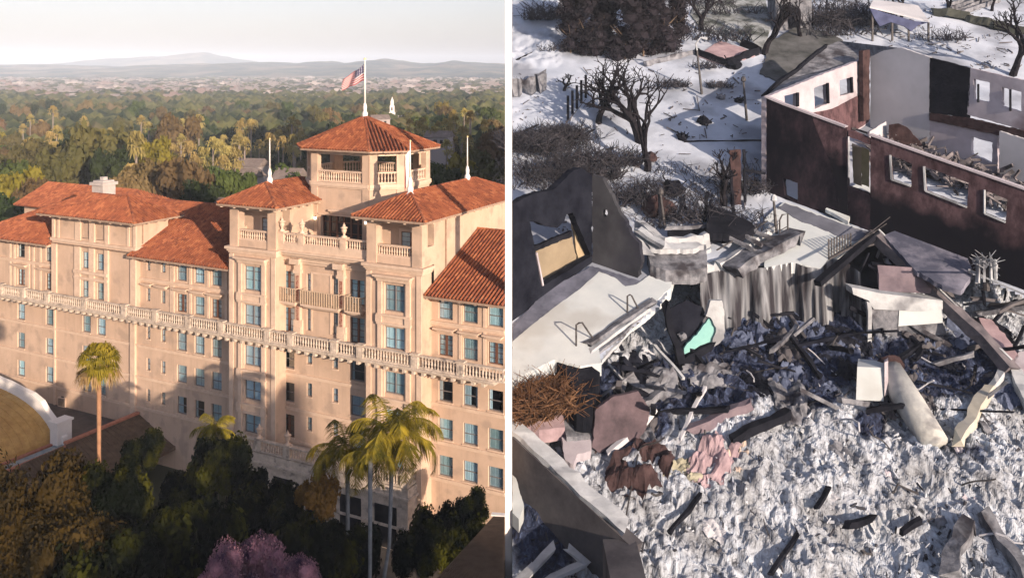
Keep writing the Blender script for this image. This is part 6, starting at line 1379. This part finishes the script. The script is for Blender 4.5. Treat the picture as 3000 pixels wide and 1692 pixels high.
b.build('posts', CHAR, e); b = MB(); b.beam(G(1664, 355, 3), G(1716, 291, 3), .07); b.build('wire', STEEL, e)
# charred boards and the collapsed pergola
e = empty('charred_boards', E0, 'tall charred board panel with posts left of the house', 'boards'); V7 = VP((2139, 600), (2182, 598)); vwall('board', V7, [(2138, 440), (2170, 438), (2172, 600), (2144, 602)], RUST, e, .3); vwall('post', V7, [(2177, 438), (2184, 438), (2188, 605), (2181, 605)], CHAR, e, .3)
rod('cross_bar', V7.p(2184, 500), V7.p(2240, 508), .3, CHAR, parent=e)
e = empty('collapsed_pergola', E0, 'collapsed black pergola roof above the pale ramp', 'pergola'); slab('roof_sheet', [(2072, 600), (2120, 612), (2200, 650), (2212, 664), (2170, 690), (2070, 680)], 1.5, 2.3, CHAR, parent=e); slab('roof_sheet', [(1955, 675), (2030, 664), (2150, 672), (2140, 700), (1960, 690)], .6, 1.1, CHAR, parent=e)
for a, c in (((2150, 672), (2235, 720)), ((2130, 690), (2210, 735)), ((2175, 660), (2260, 700)), ((1950, 668), (2120, 660))): rod('rafter', G(*a, 2.0), G(*c, 1.4), .4, MGREY, parent=e)
for i, (x, yb, yt) in enumerate(((1932, 665, 555), (1988, 640, 580), (2064, 650, 560), (2080, 655, 585), (2010, 625, 575), (2150, 630, 500), (1545, 545, 468), (1600, 505, 455), (2290, 560, 520), (2420, 40, 0))): P = G(x, yb); rod('burnt_post', P, P + Vector((.4 * math.sin(i), 0, HT(x, yb, yt))), .3, CHAR, 'thin burnt post standing in the ash', 'post', 'burnt posts standing in the ash')
# small things on the ash
for x, y, s_, m_, lb in ((2063, 365, 1.0, CHAR, 'small black stump on the open ash'), (2000, 410, .8, CHAR, 'small standing burnt stake on the open ash'), (2165, 300, .7, CHAR, 'dark knob left of the plain post'), (2112, 290, .6, MGREY, 'small grey heap below the fire pit bush'), (2146, 200, 1.4, CHAR, 'dark flat scrap below the pink slab'), (1970, 565, 1.4, CHAR, 'dark clump on the ash behind the planter'), (1905, 470, 1.0, RUST, 'rusty heap at the foot of the leaning bare tree'), (1930, 625, 1.8, RUST, 'rust red burnt drum beside the planter'), (2520, 588, 1.2, CONC, 'pale lump at the house doorway')):
    b = MB(); P = G(x, y); blob(b, P + Vector((0, 0, s_ * .4)), s_, s_ * .8, x, IV, IF)
    for k in range(6): a = k * 1.1; b.beam(P, P + Vector((math.cos(a) * s_ * 1.2, math.sin(a) * s_ * 1.2, s_ * rr.uniform(.3, 1.5))), .12)
    tag(b.build('burnt_remnant', m_, fix=False), lb, 'burnt remnant')
for a, c, lb in (((1500, 182), (1608, 132), 'dark cable crossing the ash at the top left'), ((1500, 400), (1580, 365), 'fallen burnt trunk at the left edge'), ((1740, 380), (1640, 430), 'fallen dark branch by the small bare tree'), ((2004, 415), (2240, 412), 'thin cable across the ash toward the house')): rod('fallen_branch', G(*a, .2), G(*c, .2), .28, BURNT, lb, 'branch')
slab('ash_mat', [(1610, 375), (1660, 360), (1715, 385), (1665, 405), (1620, 395)], 0, .25, MGREY, 'grey mat of debris on the ash near the short posts', 'mat')
# top right: canopy, hut, benches, tracks
e = empty('navy_canopy', E0, 'torn navy blue canopy hanging on thin poles at the upper right', 'canopy'); b = MB(); pts = []
for x, y, z in ((2548, 24, 0), (2600, 40, 0), (2680, 62, 0), (2722, 66, 0), (2690, 75, 0), (2670, 92, 0), (2650, 78, 0), (2610, 65, 0), (2578, 78, 0), (2560, 50, 0)): pts.append((x, y))
VC = VP((2550, 122), (2722, 128)); VC.poly(b, pts, .5); b.build('tarpaulin', BLUET, e); b = MB(); P0 = [VC.p(2548, 24), VC.p(2722, 66), VC.p(2690, 20, 9), VC.p(2560, 2, 9)]; b.prism(P0, (0, 0, .25)); b.build('canopy_top', LGREY, e); b = MB()
for x, yt, yb in ((2556, 26, 122), (2614, 44, 120), (2662, 70, 122), (2720, 66, 150)): b = MB(); b.beam(VC.p(x, yt, .3), VC.p(x, yb, .3), .28); b.build('pole', STEEL, e)
e = empty('grey_hut', E0, 'small grey flat roofed hut at the top behind the scorched trees', 'hut'); P = G(2325, 85); b = MB(); b.box(P.x - 3.2, P.x + 3.2, P.y, P.y + 5, P.z - 2, P.z + 5.4); b.build('wall', MGREY, e); b = MB(); b.box(P.x - 3.5, P.x + 3.5, P.y - .3, P.y + 5.3, P.z + 5.4, P.z + 5.8); b.build('roof', LGREY, e); b = MB(); b.box(P.x - .9, P.x + .9, P.y - .12, P.y - .02, P.z, P.z + 3.6); b.build('door', CHAR, e)
for i in range(4): strip('seating_row', [(2780 + i * 8, 22 + i * 9), (2905 + i * 8, -22 + i * 9)], .5, 0, .8, MGREY, 'grey seating row at the top right, %s of four' % ('farthest', 'second', 'third', 'nearest')[i], 'bench')
strip('hedge_line', [(2740, 45), (2830, 62), (2930, 88), (3020, 108)], 1.1, 0, 1.4, mat('scorched_hedge', (.03, .035, .03), (.09, .10, .085), scale=.6, bump=.5), 'thin dark hedge line along the path at the upper right', 'hedge')
slab('scorched_lawn', [(2240, 130), (2330, 80), (2420, 92), (2470, 118), (2420, 138), (2290, 238), (2225, 215), (2245, 170)], -.1, .3, mat('dark_lawn', (.03, .036, .036), (.12, .13, .14), scale=.25, detail=8, bump=.4), 'dark scorched lawn behind the left corner of the house', 'lawn')
slab('scorched_garden', [(2050, 0), (2240, -10), (2260, 70), (2235, 150), (2130, 110), (2060, 90), (2020, 40)], -.1, .25, mat('dark_lawn2', (.05, .062, .058), (.30, .34, .37), scale=.3, detail=8, bump=.4, lo=.42, hi=.58), 'patchy scorched garden with green tinge at the top centre', 'garden')  # patchy garden in its own grey green tones
# rubble scatter
b = MB(); b2 = MB(); n = 0
for i in range(1500):
    x = rr.uniform(1500, 3020); y = rr.uniform(960, 1720)
    if y < border(x) + 60 and x > 1900: 
        if y < 960: continue
    elif x < 1900 and y < 1130: continue
    if x < 1850 and y > 1250 + (x - 1510) * .97 and rr.random() < .6: continue
    P = G(x, y, PIT); P.z += rubble(P.x, P.y, .5) + rr.uniform(-.05, .2); a = rr.gauss(.9, .8); l2 = min(rr.expovariate(1 / .32) + .08, 2.2); w_ = rr.uniform(.03, .13)
    bb = b2 if (rr.random() < .34 or soot_shade((x, y)) > .15) else b
    bb.beam(P, P + Vector((math.cos(a) * l2, math.sin(a) * l2, rr.gauss(0, .22) + .45 * math.sin(a) * l2)), w_, w_ * rr.uniform(.3, 3))
tag(b.build('rubble', mat('pale_rubble', (.30, .34, .40), (.56, .63, .72), scale=.5), fix=False), 'pale shards of plaster and ash spread over the pit', 'rubble', kind='stuff')
tag(b2.build('charred_rubble', mat('dark_rubble', (.012, .013, .018), (.075, .08, .10), scale=.4), fix=False), 'dark charred splinters spread over the pit', 'rubble', kind='stuff')
def crumple(P, s_, m_, lb, nm, cat, seed, grp=None):
    b = MB(); n = 16; q = random.Random(seed); a = q.uniform(0, 3.14); ca, sa = math.cos(a), math.sin(a); keep = []
    for j in range(n + 1):
        for i in range(n + 1):
            u, v = i / n * 2 - 1, j / n * 2 - 1; w3 = Vector((u * 1.1 + seed, v * 1.1, seed * .3)); z = (abs(noise.noise(w3)) * 1.0 + abs(noise.noise(w3 * 2.7)) * .38 + noise.noise(w3 * 6) * .10)
            x = u * 1.25 * s_ * (1 + .3 * noise.noise(w3 * 2 + Vector((0, 0, 9)))); y = v * .8 * s_ * (1 + .3 * noise.noise(w3 * 2 + Vector((9, 0, 9))))
            X = x * ca - y * sa; Y = x * sa + y * ca; b.v.append((P.x + X, P.y + Y, P.z + TS_ * Y + .1 + z * s_ * (.85 - .35 * (u * u + v * v) / 2))); keep.append(1.35 + .5 * noise.noise(w3 * 3) - (u * u + v * v))
    for j in range(n):
        for i in range(n):
            k = j * (n + 1) + i
            if keep[k] > 0: b.f.append([k, k + 1, k + n + 2, k + n + 1]); b.uv.append((0, 0))
    return tag(b.build(nm, m_, fix=False), lb, cat, grp)
BEAMS = [((2145, 1295), (2310, 1205), .8, CHAR, 'dark charred plank crossing the ash left of the stone block'), ((1830, 1560 - 30), (1870, 1330), .12, STEEL, 'thin wire bent over the ash at left'), ((2960, 1050), (2890, 1160), .6, CONC, 'pale strut right of the pit'), ((2975, 1070), (3020, 1200), 1.0, CONC, 'broad pale plank at the right edge'),
         ((2800, 1290), (2900, 1130), .9, mat('cream_strut', (.4, .4, .35), (.5, .5, .45), scale=.5), 'cream strut between column and right edge'), ((2770, 1690), (2830, 1520), 1.2, MGREY, 'broad grey board in the lower right rubble'), ((2890, 1500), (3010, 1710), .9, MGREY, 'long grey beam in the lower right corner'), ((2390, 1490), (2430, 1430), .35, CHAR, 'short charred stick in the centre of the rubble'),
         ((2480, 1540), (2560, 1510), .5, CHAR, 'curved charred bar below the centre of the rubble'), ((1960, 1560), (2050, 1450), .3, CHAR, 'thin charred stick in the left rubble'), ((2640, 1560), (2700, 1520), .4, CHAR, 'charred stub near the broad grey board'), ((2260, 1680), (2340, 1560), .3, CHAR, 'long thin charred stick at the bottom centre'), ((1780, 1330), (1925, 1200), .45, LGREY, 'pale rod leaning over the mauve sheet'),
         ((1990, 1290), (2065, 1135), .3, LGREY, 'thin pale pole left of the pit'), ((2020, 1260), (2200, 1180), .8, mat('purple_beam', (.12, .10, .13), (.2, .17, .2), scale=.5), 'purple grey beam along the near edge of the pit'), ((1740, 1020), (1830, 1120), .2, CONC, 'thin pale pole below the steps'), ((1915, 1010), (2005, 1110), .3, CONC, 'thin pale pole crossing below the teal board'), ((1950, 1130), (1880, 1190), .6, MGREY, 'grey beam below the steps')]
for a, c, w_, m_, lb in BEAMS: rod('burnt_beam', G(*a, PIT + .9), G(*c, PIT + .9), w_, m_, lb, 'beam')
for cx, cy, s_, m_, lb in ((1875, 1400, 2.6, RUST, 'rust brown melted lump on the left rubble'), (2090, 1365, 2.1, PINK, 'pink melted lump in the rubble'), (2150, 1345, 1.5, mat('beige_lump', (.45, .38, .33), (.55, .48, .42), scale=.5), 'beige lump right of the pink one'), (1990, 1390, 1.5, mat('olive_lump', (.26, .26, .19), (.38, .38, .30), scale=.5), 'olive grey lump between the brown and pink lumps'),
                           (2320, 1190, 2.2, MGREY, 'rounded grey mound at the near edge of the pit'), (1900, 1150, 2.6, MGREY, 'crumpled grey sheet heap below the steps'), (1850, 1075, 2.0, CHARB, 'dark crumpled heap under the steps'), (2080, 1110, 2.0, MGREY, 'crumpled grey tarpaulin left in the pit'), (2350, 985, 1.3, CHARB, 'blue grey lump in the pit bottom'), (2500, 1000, 1.4, CHARB, 'blue grey lump under the platform post')):
    crumple(G(cx, cy, PIT), s_, m_, lb, 'burnt_heap', 'heap', cx)
# tangle of twisted framing, sheets and torn panels filling the pit
DK = [CHAR, CHARB, DGREY, MGREY, mat('bluish_scrap', (.03, .042, .085), (.13, .17, .27), scale=.5, detail=8), RUST]  # the bluish scrap colour carries painted blue shade of the pit
for i in range(46):
    x = rr.uniform(2080, 2980); y = rr.uniform(900, 1190)
    if y < border(x) + 120: y = border(x) + 120 + rr.uniform(0, 120)
    crumple(G(x, y, PIT), rr.uniform(.7, 2.1), DK[rr.choice((0, 1, 1, 2, 3, 4, 4, 4))], 'dark crumpled metal sheet ' + ('in the left of the pit' if x < 2400 else 'in the middle of the pit' if x < 2700 else 'in the right of the pit'), 'crumpled_sheet', 'metal sheet', i * 7, 'dark crumpled sheets in the pit')
for i in range(70):
    x = rr.uniform(1700, 2990); y = rr.uniform(900, 1230); y = max(y, border(x) + 70) if x > 1900 else rr.uniform(1110, 1260); P = G(x, y, PIT) + Vector((0, 0, rr.uniform(.2, 1.4))); a = rr.uniform(0, 6.28); l2 = rr.uniform(2, 7)
    q = P + Vector((math.cos(a) * l2, math.sin(a) * l2 * .7, rr.uniform(.3, 2.6))); k = rr.choice((0, 0, 0, 1, 2, 3, 3)); rod('charred_timber', P, q, rr.uniform(.16, .5), DK[k], ('dark', 'dark', 'dark grey', 'grey')[k] + ' charred timber ' + ('in the left of the pit' if x < 2300 else 'in the middle of the pit' if x < 2650 else 'in the right of the pit'), 'timber', 'charred timbers in the pit')
for i in range(26):
    x = rr.uniform(2450, 2960); y = border(x) + rr.uniform(-10, 90); P = G(x, y, -1.0); a = rr.uniform(-.6, 1.6); l2 = rr.uniform(2, 6); rod('twisted_frame', P, P + Vector((math.cos(a) * l2, math.sin(a) * l2 * .5, rr.uniform(-2.5, 2))), rr.uniform(.12, .4), DK[rr.choice((0, 2, 3, 1))], 'twisted burnt framing between the patio and the burnt house wall', 'framing', 'twisted framing below the burnt house')
for i in range(16):
    x = rr.uniform(1560, 1960); y = rr.uniform(1130, 1330); crumple(G(x, y, PIT), rr.uniform(.8, 2.0), DK[rr.choice((0, 2, 3, 5))], 'dark torn panel heaped ' + ('behind the foreground wall' if x < 1760 else 'below the deck steps'), 'scrap_sheet', 'metal sheet', 300 + i, 'torn panels on the left rubble')
for i in range(14):
    x = rr.uniform(1900, 3000); y = rr.uniform(1220, 1640); crumple(G(x, y, PIT), rr.uniform(.5, 1.3), (CONC, MGREY, LGREY, PALEP)[i % 4], 'pale torn scrap lying on the ash rubble', 'torn_scrap', 'scrap', 500 + i, 'pale scraps on the rubble')
# bent pipes and wires in the pit and on the rubble
PIPES = []
for i in range(34):
    x = rr.uniform(1900, 2960) if i < 22 else rr.uniform(1850, 3000); y = rr.uniform(960, 1180) if i < 22 else rr.uniform(1200, 1640); P = G(x, y, PIT) + Vector((0, 0, .4)); a = rr.uniform(0, 6.28); l2 = rr.uniform(1.5, 4.5); pts = [P]; d = Vector((math.cos(a), math.sin(a), rr.uniform(0, .5)))
    for k in range(5): d = (d + Vector((rr.gauss(0, .35), rr.gauss(0, .35), rr.gauss(0, .3)))).normalized(); P = P + d * l2 / 5; P.z = max(P.z, Z0 + PIT + TS_ * P.y + .2); pts.append(P.copy())
    b = MB(); pale = i % 3 == 0; b.tube(pts, rr.uniform(.05, .11), 5); tag(b.build('bent_pipe', LGREY if pale else STEEL), ('pale' if pale else 'dark') + ' thin bent pipe ' + ('in the sooty pit' if i < 22 else 'on the pale rubble'), 'pipe', ('pale' if pale else 'dark') + ' bent pipes ' + ('in the pit' if i < 22 else 'on the rubble'))
# blackened cloth like strips hanging below the broken platform and at the pit wall foot
for i in range(9):
    x = 2560 + i * 22; P = UP.p(x, 985, .6); b = MB(); b.tube([P, P + Vector((rr.gauss(0, .3), -.3, -1.6)), P + Vector((rr.gauss(0, .6), -.6, -3.2))], [.22, .14, .06], 4); b.build('hanging_strip', MGREY if i % 2 else CHAR, plat)

b = MB()
for i in range(1500):
    x = rr.uniform(1505, 2990); y = 205 + 480 * rr.random() ** 1.0 if x < 2230 else rr.uniform(0, 210); 
    if noise.noise(Vector((x * .012, y * .02, 2))) < -.05: continue
    P = G(x, y, .15 + noise.noise(Vector((G(x, y).x * .05, G(x, y).y * .05, 3))) * .5); a = rr.uniform(0, 6.28); l2 = rr.expovariate(1 / .5) + .1
    b.beam(P, P + Vector((math.cos(a) * l2, math.sin(a) * l2, .45 * math.sin(a) * l2 + rr.uniform(0, .3))), rr.uniform(.05, .16), rr.uniform(.04, .2))
tag(b.build('litter', mat('dark_litter', (.03, .03, .034), (.16, .16, .18), scale=.5), fix=False), 'scattered dark litter and twigs over the open ash', 'litter', kind='stuff')
b = MB(); rr2 = random.Random(5)
for i in range(46):
    x = rr2.uniform(1505, 1720); y = rr2.uniform(400, 560); scrub(b, G(x, y), 3.0, 2.6, 46, rr2, .055, .4)
for i in range(26):
    x = rr2.uniform(1700, 2220); y = rr2.uniform(500, 690); scrub(b, G(x, y), 3.0, 2.4, 40, rr2, .055, .4)
for i in range(30):
    x = rr2.uniform(2030, 2560); y = rr2.uniform(0, 130); scrub(b, G(x, y), 4.5, 3.6, 40, rr2, .10, .4)
tag(b.build('burnt_undergrowth', mat('ash_twigs2', (.018, .018, .024), (.07, .07, .085), scale=.4), fix=False), 'grey burnt undergrowth spread between the ruin walls and the trees', 'undergrowth', kind='stuff')
# ================================================================ haze
m, N, L = node_mat('haze'); N.remove(N['Principled BSDF']); v = N.new('ShaderNodeVolumePrincipled'); v.inputs['Density'].default_value = 1.5e-4
v.inputs['Color'].default_value = (.66, .80, 1.0, 1); v.inputs['Anisotropy'].default_value = -.30
L.new(v.outputs[0], N['Material Output'].inputs['Volume'])
b = MB(); b.box(-9500, 9500, -1000, 9600, -6, 170); o = b.build('haze', m); tag(o, kind='stuff')
